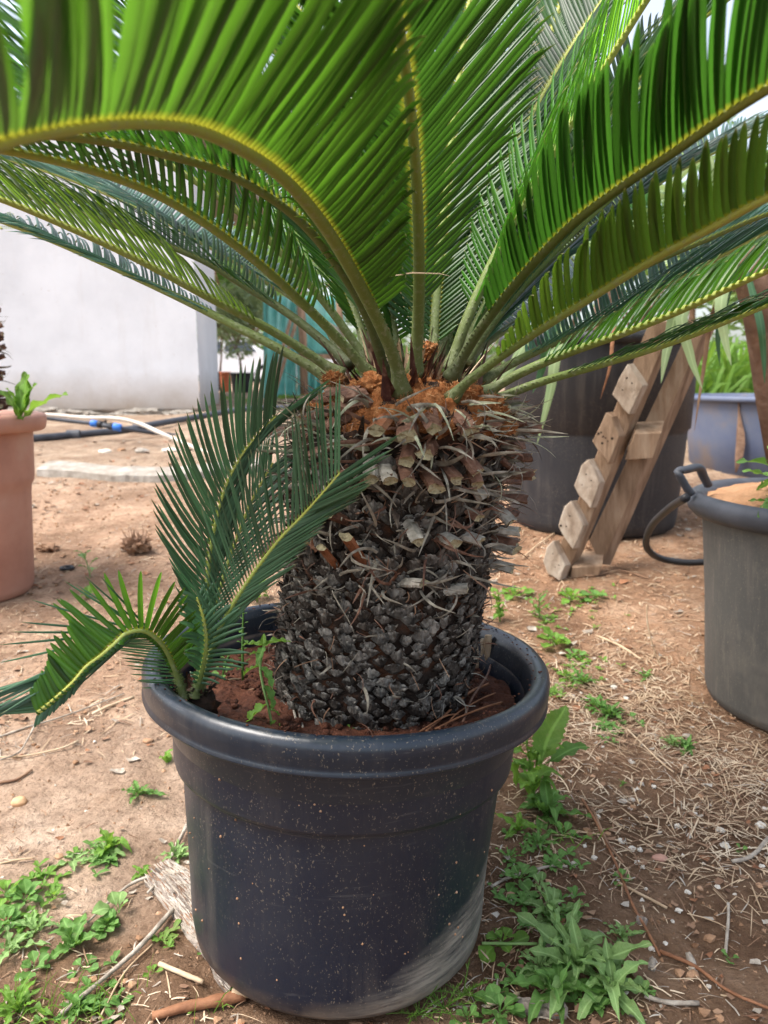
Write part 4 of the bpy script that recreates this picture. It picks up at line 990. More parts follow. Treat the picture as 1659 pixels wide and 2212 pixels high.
# ------------------------------------------------------------------ leaves for weeds
def leaf_mesh(name, mat, L=1, W=.16, wave=.0, lobes=0, lobed=.0, bend=.25, petiole=.12, seed=0, serr=0, seg=14, shape='lance'):
    """leaf along +Y, surface up +Z, unit length"""
    random.seed(seed); vs = []; uv = []; fs = []
    ph = rnd(0, 6)
    for i in range(seg+1):
        t = i/seg; y = t*math.cos(bend*t)*L; z = L*t*math.sin(bend*1.0)*.5-bend*t*t*L*.9
        if t < petiole: wd = .018
        else:
            q = (t-petiole)/(1-petiole)
            wd = W*(math.sin(math.pi*min(1, q**(.75 if shape == 'lance' else .55)))**(.8 if shape == 'lance' else .6))
            if shape == 'spoon': wd = W*(math.sin(math.pi*q**1.6))**.75
            if lobes: wd *= 1-lobed*(.5+.5*math.cos(lobes*math.pi*2*q))
            if serr and i % 2: wd *= 1-serr
        wd = max(wd, .004); x0 = .03*L*math.sin(t*5+ph)
        wz = wave*math.sin(t*19+ph)*W
        for s, fz in ((-1, .28), (-.5, .10), (0, 0), (.5, .10), (1, .28)):
            vs.append(Vector((x0+s*wd, y, z+abs(s)*wd*fz*1.3+wz*s*abs(s)))); uv.append((t, (s+1)/2))
    for i in range(seg):
        a = 5*i
        for k in range(4): fs.append((a+k, a+k+1, a+k+6, a+k+5))
    g = MB(); g.add(vs, fs, uv); return g.mesh(name, MAT[mat])
LV = {}
for mt in ('weed', 'weed_pale', 'weed_bright'):
    LV[mt, 'lance'] = [leaf_mesh('leaf', mt, W=.13+.02*i, wave=.35, bend=.2+.25*i, seed=i) for i in range(4)]
    LV[mt, 'lobed'] = [leaf_mesh('leaf', mt, W=.15, wave=.3, lobes=3+i, lobed=.5, bend=.15+.2*i, seed=10+i, seg=20) for i in range(4)]
    LV[mt, 'spoon'] = [leaf_mesh('leaf', mt, W=.24, wave=.12, bend=.2+.2*i, seed=20+i, petiole=.3, shape='spoon') for i in range(3)]
    LV[mt, 'broad'] = [leaf_mesh('leaf', mt, W=.25, wave=.2, serr=.18, bend=.35+.2*i, seed=30+i, petiole=.08, seg=24, shape='broad') for i in range(3)]
def place_leaf(parent, mesh, p, az, el, L, roll=0, wide=1.0, name='leaf'):
    M = Matrix.Translation(p) @ Matrix.Rotation(az, 4, 'Z') @ Matrix.Rotation(el, 4, 'X') @ Matrix.Rotation(roll, 4, 'Y') @ Matrix.Diagonal((L*wide, L, L, 1))
    return link(name, mesh, parent, m=M)
WEED_N = [0]
def weed(u, v, label, kind='lance', mat='weed', n=9, L=.05, el=(10, 60), stems=0, hgt=0.0, wide=1.0, base=None, group=None, name='weed_plant', cat='weed', rings=True):
    WEED_N[0] += 1; random.seed(900+WEED_N[0])
    b = base if base is not None else G(u, v)
    root = empty(name, b+Vector((0, 0, -.002)), label, cat, group)
    if stems:
        for s in range(stems):
            a0 = rnd(0, 6.28); lean = rnd(.05, .35); pts = [Vector((0, 0, 0))]
            for k in range(1, 6):
                t = k/5; pts.append(Vector((math.cos(a0)*lean*hgt*t*t, math.sin(a0)*lean*hgt*t*t, hgt*t*rnd(.95, 1.05))))
            g = MB(); tube(g, pts, [.0022, .0021, .0019, .0017, .0014, .001], 6)
            link('stem', g.mesh('stem', MAT[mat]), root, m=Matrix.Identity(4))
            for k in range(n):
                t = .12+.88*k/n; i = min(4, int(t*5)); p = pts[i].lerp(pts[i+1], t*5-i)
                place_leaf(root, random.choice(LV[mat, kind]), p, k*2.4+rnd(-.4, .4), R(rnd(*el)), L*rnd(.7, 1.15)*(1-.45*t), rnd(-.2, .2), wide)
    else:
        for k in range(n):
            t = k/max(1, n-1)
            place_leaf(root, random.choice(LV[mat, kind]), Vector((0, 0, .001+.004*t)), k*2.4+rnd(-.3, .3), R(el[0]+(el[1]-el[0])*t+rnd(-8, 8)), L*rnd(.65, 1.1)*(1-.3*t), rnd(-.35, .35), wide)
    return root
# right of the pot
r = weed(1150, 1745, 'tall leafy weed with broad upright leaves beside the right wall of the navy pot', 'lance', 'weed_bright', 9, .085, (20, 62), stems=2, hgt=.13, wide=1.2)
place_leaf(r, LV['weed_bright', 'broad'][0], Vector((.01, -.02, .10)), R(-38), R(46), .125, .2, .9)
place_leaf(r, LV['weed', 'lance'][1], Vector((.02, 0, .085)), R(-78), R(22), .10, .3, 1)
place_leaf(r, LV['weed_bright', 'lance'][2], Vector((-.03, 0, .04)), R(35), R(55), .09, .3, 1.3)
weed(1180, 1765, 'clump of drooping long green leaves at the foot of the tall weed', 'lance', 'weed', 16, .095, (5, 60), wide=1.0)
weed(1120, 1800, 'bright leafy tuft pressed against the right side of the navy pot', 'lance', 'weed_bright', 9, .06, (15, 70))
weed(1165, 1830, 'low wavy leaved weed just below the tall weed by the pot', 'lobed', 'weed', 14, .05, (5, 55))
weed(1215, 1815, 'small weed with trailing leaves right of the low wavy weed', 'spoon', 'weed', 10, .038, (5, 55))
weed(1100, 1860, 'small green sprout at the right of the pot above the twigs', 'lobed', 'weed', 9, .032)
weed(1122, 1908, 'round leaved seedling clump beside the lower right of the pot', 'spoon', 'weed', 12, .045, (5, 60), wide=1.2)
weed(1165, 1925, 'pale trailing weed right of the round leaved seedling clump', 'spoon', 'weed_pale', 9, .036, (0, 50))
weed(1084, 2048, 'fresh green seedling with big oval leaves at the lower right foot of the pot', 'spoon', 'weed_bright', 9, .045, (5, 65), wide=1.35)
weed(1190, 1985, 'upper rosette of the long grey green weed patch at lower right', 'lance', 'weed_pale', 13, .075, (10, 70), wide=.8)
weed(1215, 2050, 'middle rosette of the long grey green weed patch at lower right', 'lobed', 'weed_pale', 12, .080, (10, 70), wide=.8)
weed(1250, 2105, 'widest rosette of long leaves in the grey green weed patch at lower right', 'lance', 'weed_pale', 16, .115, (8, 65), wide=.8)
weed(1200, 2165, 'rosette of long leaves at the bottom edge in the grey green weed patch', 'lance', 'weed', 12, .095, (8, 65), wide=.8)
weed(1320, 2150, 'rosette with narrow leaves at the right end of the grey green weed patch', 'lance', 'weed_pale', 14, .10, (5, 60), wide=.65)
weed(1080, 2200, 'round leaved weed at the bottom edge below the pot', 'spoon', 'weed', 14, .045, (5, 60), wide=1.2)
weed(1343, 1908, 'tiny dark leaved seedling among the litter beyond the grey green patch', 'spoon', 'weed', 7, .026, (5, 50), wide=1.2)
weed(1165, 2105, 'pale notched weed left of the widest rosette', 'lobed', 'weed_pale', 14, .055)
weed(1345, 2030, 'small pale rosette above the right end of the grey green patch', 'lobed', 'weed_pale', 12, .045)
weed(1259, 1478, 'low leafy weed in the litter behind the pot on the right', 'lobed', 'weed', 14, .065)
weed(1225, 1470, 'small round tuft left of the low leafy weed behind the pot', 'spoon', 'weed_bright', 10, .045)
weed(1310, 1550, 'spreading dark green weed in the middle of the litter on the right', 'lobed', 'weed', 18, .065)
weed(1285, 1530, 'small feathery weed left of the spreading dark green weed', 'lobed', 'weed', 12, .055)
weed(1395, 1465, 'single small weed standing in the straw before the grey pot', 'lobed', 'weed', 9, .042)
weed(1450, 1615, 'pale pair of weeds left of the grey pot foot, left one', 'lobed', 'weed_pale', 11, .045)
weed(1480, 1622, 'flat green weed beside a dark clod near the grey pot foot', 'lance', 'weed', 12, .05)
weed(1200, 1395, 'light green weed clump just behind the right rim of the pot', 'spoon', 'weed_bright', 16, .07)
weed(1165, 1340, 'weed with a dark thin stem behind the right rim of the pot', 'lobed', 'weed', 8, .07, stems=1, hgt=.08)
weed(1080, 1345, 'leafy weed rising behind the trunk and the right rim', 'broad', 'weed_bright', 9, .05, (10, 50), stems=2, hgt=.10)
weed(1110, 1290, 'upper light green weed behind the right side of the trunk', 'spoon', 'weed_bright', 12, .07)
weed(1235, 1300, 'pale green weed patch in front of the wooden pallet, left plant', 'spoon', 'weed_bright', 12, .07)
weed(1285, 1295, 'pale green weed patch in front of the wooden pallet, right plant', 'spoon', 'weed', 12, .06)
weed(1240, 1425, 'small weed beyond the right rim under the pale patch', 'spoon', 'weed', 8, .04)
weed(1010, 2210, 'broad leaved seedling at the bottom edge right of the feathery weeds', 'spoon', 'weed', 10, .03)
# feathery mayweed by the foot of the pot
def feathery(u, v, label, n=12, L=.045):
    random.seed(int(u)); b = G(u, v); root = empty('feathery_weed', b, label, 'weed', 'feathery weeds by the foot of the pot'); g = MB()
    for k in range(n):
        a = rnd(0, 6.28); d = Vector((math.cos(a), math.sin(a), rnd(.3, 1.6))).normalized(); pts = [d*L*t+Vector((0, 0, -.2*L*t*t)) for t in (0, .25, .5, .75, 1)]
        tube(g, pts, [.0006]*5, 4, cap=False)
        for j in range(14):
            t = rnd(.25, 1); p = d*L*t+Vector((0, 0, -.2*L*t*t)); e = (d+Vector((rnd(-1, 1), rnd(-1, 1), rnd(-.5, 1)))*.9).normalized()*rnd(.004, .010)
            W = e.cross(Vector((0, 0, 1))).normalized()*.0006
            g.add([p-W, p+W, p+e], [(0, 1, 2)], [(.5, 0)]*3)
    link('foliage', g.mesh('foliage', MAT['weed_bright']), root, m=Matrix.Identity(4))
feathery(905, 2200, 'feathery green weed at the bottom edge, left one nearest the pot foot')
feathery(960, 2185, 'feathery green weed in the middle below the pot foot', 14)
feathery(1000, 2160, 'feathery green weed on the right below the pot foot', 12)
# left of the pot
r = weed(298, 1722, 'toothed weed left of the pot wall with one long leaf pointing right', 'lobed', 'weed', 12, .05, (5, 60))
place_leaf(r, LV['weed', 'lobed'][0], Vector((0, 0, .004)), R(-95), R(6), .062, 0, .9)
weed(238, 1838, 'upright weed with bright central leaves on the sand left of the pot', 'lance', 'weed_bright', 10, .055, (25, 80))
weed(225, 1850, 'flat grey green rosette around the upright bright weed', 'lance', 'weed_pale', 10, .060, (2, 22), wide=.9)
weed(160, 1868, 'drooping grey green leaves left of the flat rosette', 'lance', 'weed_pale', 6, .055, (2, 20), wide=.9)
weed(310, 1895, 'small weed between the rosette and the grey stick', 'lance', 'weed_bright', 7, .032, (5, 60))
weed(385, 1858, 'pale green weed touching the left wall of the pot', 'lobed', 'weed_pale', 14, .05, (5, 70))
weed(405, 1935, 'dark green sprout between the pot and the weathered bark', 'broad', 'weed', 6, .035)
weed(55, 1960, 'tangled green weed at the left edge, upper plant', 'spoon', 'weed', 12, .042, wide=1.1)
weed(15, 1940, 'bright tuft at the left edge beside the tangled weed', 'spoon', 'weed_bright', 12, .04)
weed(15, 2010, 'dark green tuft at the left edge under the bright one', 'spoon', 'weed', 14, .04)
weed(115, 1945, 'small round leaved seedling right of the tangled weed', 'spoon', 'weed_bright', 8, .028, wide=1.3)
weed(80, 2020, 'pale lobed weed near the left edge above the big leaved one', 'lobed', 'weed_pale', 9, .058)
weed(25, 2060, 'pale lobed weed cut by the left edge', 'lobed', 'weed_pale', 8, .058)
weed(158, 2052, 'big leaved weed with scalloped leaves and a brown heart at lower left', 'broad', 'weed', 7, .068, (15, 65), wide=.9)
weed(232, 2010, 'dense small leaved green tuft right of the big leaved weed', 'spoon', 'weed', 26, .030, (5, 80), wide=1.2)
weed(255, 1985, 'two pale leaves standing above the dense tuft', 'spoon', 'weed_pale', 4, .05, (30, 60), wide=1.1)
weed(75, 2110, 'small yellowish weed with round leaves at lower left', 'spoon', 'weed', 9, .038, (5, 50), wide=1.2)
weed(180, 2110, 'round leaf sprout under the big leaved weed', 'spoon', 'weed', 4, .035, (5, 30), wide=1.4)
weed(330, 2105, 'little bright sprout near the foot of the bark', 'spoon', 'weed_bright', 5, .025)
weed(440, 2062, 'tiny green sprout against the lower left wall of the pot', 'spoon', 'weed', 4, .018)
weed(40, 2195, 'jagged bright weed at the bottom left corner', 'lobed', 'weed_bright', 14, .055, (10, 70))
weed(170, 2200, 'grassy green weed at the bottom edge left of the stick', 'lance', 'weed', 14, .05, (10, 70), wide=.6)
weed(425, 2195, 'single small leaf sprout at the bottom edge beside the reddish stem', 'spoon', 'weed_bright', 4, .02)
weed(195, 1250, 'thin seedling with grey green leaves standing on the sand near the terracotta pot', 'spoon', 'weed_pale', 7, .07, stems=1, hgt=.10)
weed(190, 1295, 'short pointed shoot before the thin seedling', 'lance', 'weed_bright', 4, .07, (50, 85))
weed(556, 1300, 'clover like bright weed just behind the left of the trunk', 'spoon', 'weed_bright', 16, .06, stems=2, hgt=.06)
weed(360, 1650, 'yellow green leaf tucked behind the left wall of the pot', 'broad', 'weed_bright', 3, .05, (40, 85))
weed(1345, 1700, 'tiny grassy sprout among the white stones', 'lance', 'weed', 6, .02, (30, 80), wide=.6)
weed(1140, 1560, 'leafy green weed peeping out beyond the right rim', 'lance', 'weed_bright', 7, .07, (30, 80), wide=1.3)
weed(1600, 1850, 'small round seedling near the right edge', 'spoon', 'weed', 4, .02, wide=1.4)
weed(1575, 2080, 'pair of round leaves near the right edge low down', 'spoon', 'weed', 4, .022, wide=1.4)
# weeds rooted in the pot
def potpt(u, v):
    r_ = ray(u, v); y = (SOILZ+.004-H)/r_.z; return Vector((r_.x*y, y, SOILZ+.004))
NET = potpt(588, 1568); r = empty('nettle', NET, 'serrated nettle like weed climbing in front of the trunk inside the left of the pot', 'weed')
random.seed(77)
spts = [PX(u, v, NET.y+dd)-NET for u, v, dd in [(588, 1568, 0), (580, 1530, -.004), (568, 1480, -.004), (562, 1440, 0), (570, 1395, .002)]]
g = MB(); tube(g, catmull(spts, 4), .0017, 6); link('stem', g.mesh('stem', MAT['weed_pale']), r, m=Matrix.Identity(4))
for (k, az_, el_, L_, mt) in [(4, -70, 10, .036, 'weed_bright'), (4, 80, 5, .030, 'weed_bright'), (4, 10, 50, .018, 'weed_bright'), (4, 160, -40, .026, 'weed'), (3, 60, -25, .036, 'weed_bright'), (3, -120, -45, .034, 'weed'), (2, -110, -60, .038, 'weed'), (1.2, 110, -35, .045, 'weed_bright'), (.9, -40, -30, .022, 'weed'), (.3, -150, -20, .030, 'weed_bright'), (3.6, 130, 20, .020, 'weed_bright')]:
    i = min(3, int(k)); p = spts[i].lerp(spts[i+1], min(1, k-i))
    place_leaf(r, LV[mt, 'broad'][0], p, R(az_), R(el_), L_, 0, .85)
weed(0, 0, 'thin stalked weed with tiny leaves beside the young cycad shoot', 'spoon', 'weed', 16, .016, (0, 50), stems=1, hgt=.125, base=potpt(525, 1475))
weed(0, 0, 'small leafy weed on the soil right of the young cycad shoot', 'spoon', 'weed', 14, .022, (0, 60), stems=1, hgt=.05, base=potpt(480, 1480))
weed(0, 0, 'tiny pale seedling on the red soil in the pot', 'spoon', 'weed_pale', 5, .014, base=potpt(484, 1512))
weed(0, 0, 'minute green sprout on the soil under the trunk front', 'spoon', 'weed_bright', 4, .010, base=potpt(757, 1580))
# roots lying on the soil of the pot
def stick(pts, rad, mat, label=None, cat='stick', group=None, name='stick', parent=None, ns=7, jit=.12, ends=None):
    g = MB(); tube(g, catmull(pts, 5), [rad]*(5*(len(pts)-1)+1) if ends is None else [rad+(ends-rad)*i/(5*(len(pts)-1)) for i in range(5*(len(pts)-1)+1)], ns, jit=jit)
    o = link(name, g.mesh(name, MAT[mat]), parent)
    if parent is None: tag(o, label, cat, group)
    return o
random.seed(41)
for (u0, v0, u1, v1, rr, mt) in [(920, 1580, 1055, 1480, .0018, 'redstick'), (940, 1575, 1085, 1520, .0014, 'redstick'), (1000, 1560, 1060, 1440, .0016, 'stub'), (900, 1585, 990, 1545, .0012, 'redstick'), (600, 1490, 640, 1560, .0016, 'stick'), (650, 1500, 655, 1575, .0012, 'stick'), (510, 1510, 560, 1490, .0016, 'straw_brown'), (450, 1490, 520, 1470, .0012, 'straw'), (960, 1570, 1070, 1500, .001, 'redstick'), (690, 1545, 700, 1580, .0008, 'redstick')]:
    a = potpt(u0, v0); b = potpt(u1, v1)
    stick([a, a.lerp(b, .3)+Vector((rnd(-.004, .004), rnd(-.004, .004), .004)), a.lerp(b, .7)+Vector((rnd(-.004, .004), rnd(-.004, .004), .006)), b+Vector((0, 0, .002))], rr, mt, name='root', parent=CY)
# ------------------------------------------------------------------ litter on the ground
random.seed(3)
def up_(p, h): return Vector((p.x, p.y, gz(p.x, p.y)+h))
def gp(x, y, h=0): return Vector((x, y, gz(x, y)+h))
inpot = lambda x, y, m=.19: (x+.05)**2+(y-1.0)**2 < m*m
straw = MB()
def strawbit(x, y, L, w_, mi):
    a = rnd(0, 6.283); c = random.gauss(0, .2); n = 4; pts = []
    px_, py_ = x, y
    lift = L*rnd(0, .07)
    for k in range(n):
        t = k/(n-1); pts.append(gp(px_, py_, .0025+lift*math.sin(t*3.14)+rnd(0, .002)))
        px_ += math.cos(a)*L/n; py_ += math.sin(a)*L/n; a += c/n
    ribbon(straw, pts, [w_, w_*1.1, w_, w_*.5], Vector((rnd(-.4, .4), rnd(-.4, .4), 1)), .3, mi)
cnt = 0
while cnt < 19000:
    y = .48+(random.random()**1.9)*5.0; x = rnd(-1, 1)*(.42*y+.35)
    if inpot(x, y): continue
    dn = noise.noise(Vector((x*3.1, y*3.1, 9)))+.25*(1 if x > .05 else -1.25*(1 if y > .85 else 0))+(.8 if y > 1.45 else 0)
    if x > .28 and 1.05 < y < 1.9: dn += .5
    if dn < rnd(-.35, .6): continue
    cnt += 1
    strawbit(x, y, rnd(.006, .03+.04*random.random()**2)*(1+.35*(y > 1.3)), rnd(.0003, .0009)*(1+.25*y), 0 if random.random() < (.62 if (x > .2 and y > 1) or y > 2 else .38) else random.choice([1, 1, 2]))
random.seed(303)
for k in range(4200):
    x = random.gauss(.62, .24); y = random.gauss(1.52, .26)
    if x < .27 or y < 1.0 or inpot(x, y, .3) or (x-1.0)**2+(y-1.69)**2 < .07: continue
    if noise.noise(Vector((x*4, y*4, 21))) < rnd(-.5, .25): continue
    strawbit(x, y, rnd(.02, .085), rnd(.0005, .0012), random.choice([0, 0, 0, 1]))
o = link('straw_litter', straw.mesh('straw_litter', [MAT['straw'], MAT['straw_brown'], MAT['stick']])); tag(o, 'dry straw and broken leaf litter strewn over the soil', 'litter', kind='stuff')
# crumbs and clods
cr = MB()
for k in range(5200):
    y = .48+(random.random()**1.8)*3.6; x = rnd(-1, 1)*(.42*y+.35)
    if inpot(x, y): continue
    s = rnd(.0008, .0032)*(1+.5*y) if random.random() < .9 else rnd(.004, .008)
    if s > .005: blob(cr, gp(x, y, s*.3), s, 1, .5, (1, 1, .7), mi=0)
    else:
        c = gp(x, y, s*.2); a = rnd(0, 6); q = [Vector((math.cos(a+i*2.1)*s*rnd(.6, 1.2), math.sin(a+i*2.1)*s*rnd(.6, 1.2), -s*.3)) for i in range(3)]+[Vector((rnd(-.3, .3)*s, rnd(-.3, .3)*s, s*rnd(.4, .9)))]
        cr.add([c+p for p in q], [(0, 1, 3), (1, 2, 3), (2, 0, 3)], None, 1 if (x > 0 and random.random() < .07) else 0)
o = link('soil_crumbs', cr.mesh('soil_crumbs', [MAT['crumb'], MAT['stone']], smooth=False)); tag(o, 'small crumbs and clods of soil scattered on the ground', 'soil', kind='stuff')
# dead brown leaf flakes
fl = MB()
for k in range(1500):
    y = .5+(random.random()**1.6)*1.6; x = rnd(-1, 1)*(.42*y+.3)
    if inpot(x, y) or (x < -.05 and y > .85 and random.random() < .85): continue
    s = rnd(.003, .010); c = gp(x, y, .003); a = rnd(0, 6.28); n = 6
    vs = [c+Vector((0, 0, rnd(0, .002)))]+[c+Vector((math.cos(a+i*1.047)*s*rnd(.5, 1.2), math.sin(a+i*1.047)*s*rnd(.3, .8), rnd(-.001, .005))) for i in range(n)]
    fl.add(vs, [(0, i+1, (i+1) % n+1) for i in range(n)], None, random.choice([0, 0, 1, 2]))
for k in range(1700):
    y = 1.35+(random.random()**1.3)*4.2; x = rnd(-1, 1)*(.42*y+.3)
    if inpot(x, y): continue
    if noise.noise(Vector((x*1.7, y*1.7, 4))) < rnd(-.3, .35): continue
    s = rnd(.004, .015)*(.7+.25*y); c = gp(x, y, .002); a = rnd(0, 6.28); n = 6
    vs = [c+Vector((0, 0, rnd(0, .35)*s))]+[c+Vector((math.cos(a+i*1.047)*s*rnd(.5, 1.2), math.sin(a+i*1.047)*s*rnd(.3, .8), rnd(-.1, .6)*s)) for i in range(n)]
    fl.add(vs, [(0, i+1, (i+1) % n+1) for i in range(n)], None, random.choice([0, 0, 1, 2]))
o = link('leaf_flakes', fl.mesh('leaf_flakes', [MAT['straw_brown'], MAT['stick'], MAT['redstick']])); tag(o, 'shrivelled brown leaf flakes scattered around the pot', 'litter', kind='stuff')
# low ground cover seedlings
gc = MB()
for (u, v, nn, rad, mt) in [(1190, 1870, 18, .07, 0), (1120, 1960, 12, .05, 0), (1240, 1990, 10, .06, 0), (1270, 2190, 12, .06, 0), (1130, 2120, 18, .05, 0), (60, 2000, 12, .06, 1), (240, 1870, 14, .05, 0), (1250, 1440, 24, .09, 1), (1190, 1340, 26, .12, 1), (1270, 1300, 24, .12, 1), (1310, 1580, 18, .06, 0), (1190, 1500, 24, .07, 1), (180, 2180, 16, .05, 0), (350, 2040, 6, .03, 1), (100, 1900, 12, .05, 1), (620, 860, 40, .8, 1)]:
    b = G(u, v)
    for k in range(nn):
        a = rnd(0, 6.28); q = abs(random.gauss(0, .6))*rad; x, y = b.x+math.cos(a)*q, b.y+math.sin(a)*q
        if inpot(x, y, .2): continue
        for j in range(random.randint(3, 6)):
            d = Vector((math.cos(j*2.3+a), math.sin(j*2.3+a), rnd(.15, .9))).normalized(); L = rnd(.008, .022)*(1 if b.y < 3 else 5)
            p = gp(x, y, .002)
            ribbon(gc, [p, p+d*L*.35, p+d*L*.7+Vector((0, 0, -.05*L)), p+d*L+Vector((0, 0, -.2*L))], [L*.04, L*.18, L*.22, L*.02], Vector((0, 0, 1)), -.25, mt)
o = link('ground_cover', gc.mesh('ground_cover', [MAT['weed'], MAT['weed_bright']])); tag(o, 'tiny green seedlings covering the soil between the weeds', 'ground cover', kind='stuff')
# thin grass blades
gr = MB()
for (u, v, nn) in [(170, 2190, 26), (60, 2200, 18), (430, 2200, 6), (1240, 1820, 10), (240, 2190, 12)]:
    b = G(u, v)
    for k in range(nn):
        x, y = b.x+rnd(-.04, .04), b.y+rnd(-.03, .03); p = gp(x, y); d = Vector((rnd(-.8, .8), rnd(-.8, .8), 1)).normalized(); L = rnd(.02, .06)
        ribbon(gr, [p, p+d*L*.5, p+d*L+Vector((d.x*.3*L, d.y*.3*L, -.2*L))], [.0008, .0007, .0001], Vector((d.y, -d.x, .2)), .2)
o = link('grass', gr.mesh('grass', [MAT['weed_bright']])); tag(o, 'thin grass blades at the bottom left', 'grass', kind='stuff')

# white stones: each one a thing
stones = [(1296, 1525, 7), (1363, 1647, 10), (1385, 1693, 9), (1412, 1705, 8), (1371, 1710, 6), (1347, 1738, 9), (1365, 1733, 9), (1362, 1752, 8), (1270, 1765, 6), (1290, 1773, 11), (1246, 1762, 9), (1341, 1823, 12), (1363, 1838, 14), (1382, 1843, 10), (1376, 1866, 10), (1388, 1877, 9), (1412, 1873, 8), (1263, 1830, 7), (1283, 1858, 10), (1240, 1873, 10), (1463, 1789, 11), (1489, 1813, 9), (1556, 1800, 13), (1565, 1830, 13), (1549, 1920, 9), (1588, 1945, 9), (1485, 1938, 11), (1645, 1880, 10), (1652, 1750, 9), (1643, 1787, 14), (1520, 1700, 8), (1480, 1660, 8), (1396, 1765, 7), (1465, 1973, 10), (1437, 2045, 9), (1407, 2052, 9), (1353, 2152, 8), (1404, 2165, 11), (1530, 2140, 8), (1555, 2140, 8), (1268, 1513, 8), (1244, 1470, 9), (1325, 1490, 10), (1352, 1510, 8), (1520, 1870, 7), (1500, 1760, 8), (1423, 1800, 7), (1300, 1620, 7), (1395, 1925, 6), (1452, 2000, 6), (1335, 1905, 6), (187, 1760, 8), (115, 1800, 5), (305, 1753, 5), (370, 1830, 4), (5, 1900, 5), (120, 1700, 4), (205, 1608, 5), (265, 1665, 5), (1590, 1620, 7), (1310, 1470, 6), (1255, 1500, 5), (1180, 1830, 5), (1216, 2085, 6), (1620, 1840, 6), (1475, 1855, 6)]
random.seed(12)
for i, (u, v, s) in enumerate(stones):
    p = G(u, v); r_ = s*.64/F*p.y*1.1; g = MB()
    blob(g, Vector((0, 0, 0)), r_, 2, .75, (rnd(.9, 1.3), rnd(.8, 1.2), .65), 1.2)
    o = link('limestone_piece', g.mesh('limestone_piece', MAT['stone'], smooth=False)); o.location = p+Vector((0, 0, r_*.2)); o.rotation_euler = (0, 0, rnd(0, 6))
    big = s >= 12
    lb = {(1290, 1773): 'white limestone piece touching the long reddish stem near its top', (1341, 1823): 'left end stone of the tight white group on the bare earth', (1363, 1838): 'largest stone of the tight white group on the bare earth',
          (1463, 1789): 'white limestone piece right above the tight white stone group', (1556, 1800): 'white limestone piece near the dark clod, upper of a close pair', (1565, 1830): 'white limestone piece near the right edge, lower of a close pair',
          (1485, 1938): 'lone flat white stone in brown litter near the right edge', (1643, 1787): 'large white limestone piece cut by the right edge', (1404, 2165): 'round white stone beside the bleached stick at the bottom right',
          (1371, 1710): 'white stone between the pallet straw and the tall weed', (187, 1760): 'small white stone on the sand right of the orange pebble'}.get((u, v))
    if lb: tag(o, lb, 'stone')
    else: tag(o, 'small white limestone piece lying on the soil', 'stone', 'white limestone pieces scattered on the soil')
g = MB(); blob(g, Vector(), .0125, 3, .18, (1.15, .9, .75)); o = link('pebble', g.mesh('pebble', MAT['pebble'])); o.location = G(42, 1738)+Vector((0, 0, .004)); tag(o, 'smooth orange oval pebble on the sand at the left edge', 'pebble')
g = MB(); blob(g, Vector(), .010, 2, .4, (1.2, .9, .5)); o = link('pebble', g.mesh('pebble', MAT['crumb'])); o.location = G(320, 1607)+Vector((0, 0, .003)); tag(o, 'tan clod near the left wall of the pot', 'clod')
g = MB(); blob(g, Vector(), .010, 2, .3, (1.4, .9, .5)); o = link('pebble', g.mesh('pebble', MAT['terracotta'])); o.location = G(1425, 1858)+Vector((0, 0, .001)); tag(o, 'flat reddish chip right of the white stone group', 'stone')
# bleached papery flakes left of the pot
for (u, v, s, lb) in [(330, 1648+0, .011, 'curled whitish bark flake, upper of the two on the sand'), (288, 1672, .011, 'curled whitish bark flake, lower of the two on the sand')]:
    random.seed(int(u)); p = G(u-43 if u == 330 else u-35, v); g = MB(); n = 9
    rim = [Vector((math.cos(i*6.283/n)*s*rnd(.7, 1.6), math.sin(i*6.283/n)*s*rnd(.6, 1.2), rnd(.001, .007))) for i in range(n)]
    g.add([Vector((0, 0, .003))]+rim+[q*.97-Vector((0, 0, .0012)) for q in rim]+[Vector((0, 0, .0015))], [(0, i+1, (i+1) % n+1) for i in range(n)]+[(i+1, n+i+1, n+(i+1) % n+1, (i+1) % n+1) for i in range(n)]+[(2*n+1, n+(i+1) % n+1, n+i+1) for i in range(n)])
    o = link('bark_flake', g.mesh('bark_flake', MAT['stick'], smooth=False)); o.location = p; tag(o, lb, 'bark flake')

# sticks and stems lying around
def gs(lst, rad, mat, label, h=.004, group=None, cat='stick', ends=None, name='stick'):
    stick([G(u, v)+Vector((0, 0, h)) for u, v in lst], rad, mat, label, cat, group, name, None, 7, .15, ends)
random.seed(8)
gs([(405, 1795), (385, 1835), (350, 1905), (320, 1942)], .0036, 'stick', 'short dark grey stick slanting down from the pale weed', .010, ends=.002)
gs([(470, 1870), (430, 1920), (370, 1990), (300, 2065), (230, 2135), (135, 2212)], .0040, 'stick', 'long grey stick running from the pot wall to the bottom left', .010, ends=.0028)
gs([(350, 1900), (290, 1925), (240, 1965), (190, 2010)], .0030, 'stick', 'grey curved stick crossing above the dense tuft', .008, ends=.0015)
gs([(330, 2050), (270, 2120), (215, 2212)], .0013, 'straw', 'thin pale straw stem left of the bark foot', .006, cat='stem')
gs([(530, 2165), (470, 2180), (400, 2200), (330, 2214)], .0080, 'redstick', 'thick reddish brown dead stem at the foot of the pot', .006, cat='stem', ends=.0055)
gs([(505, 2160), (560, 2175), (600, 2190)], .0055, 'straw', 'pale split stem pointing right in front of the pot foot', .012, cat='stem', ends=.0025)
gs([(345, 2100), (400, 2125), (440, 2142)], .0032, 'straw', 'pale dry stem left of the pot foot', .006, cat='stem')
gs([(0, 1600), (60, 1578), (130, 1560), (200, 1530), (270, 1505)], .0022, 'stick', 'long dry stem lying under the arching frond on the left', .006, ends=.0015)
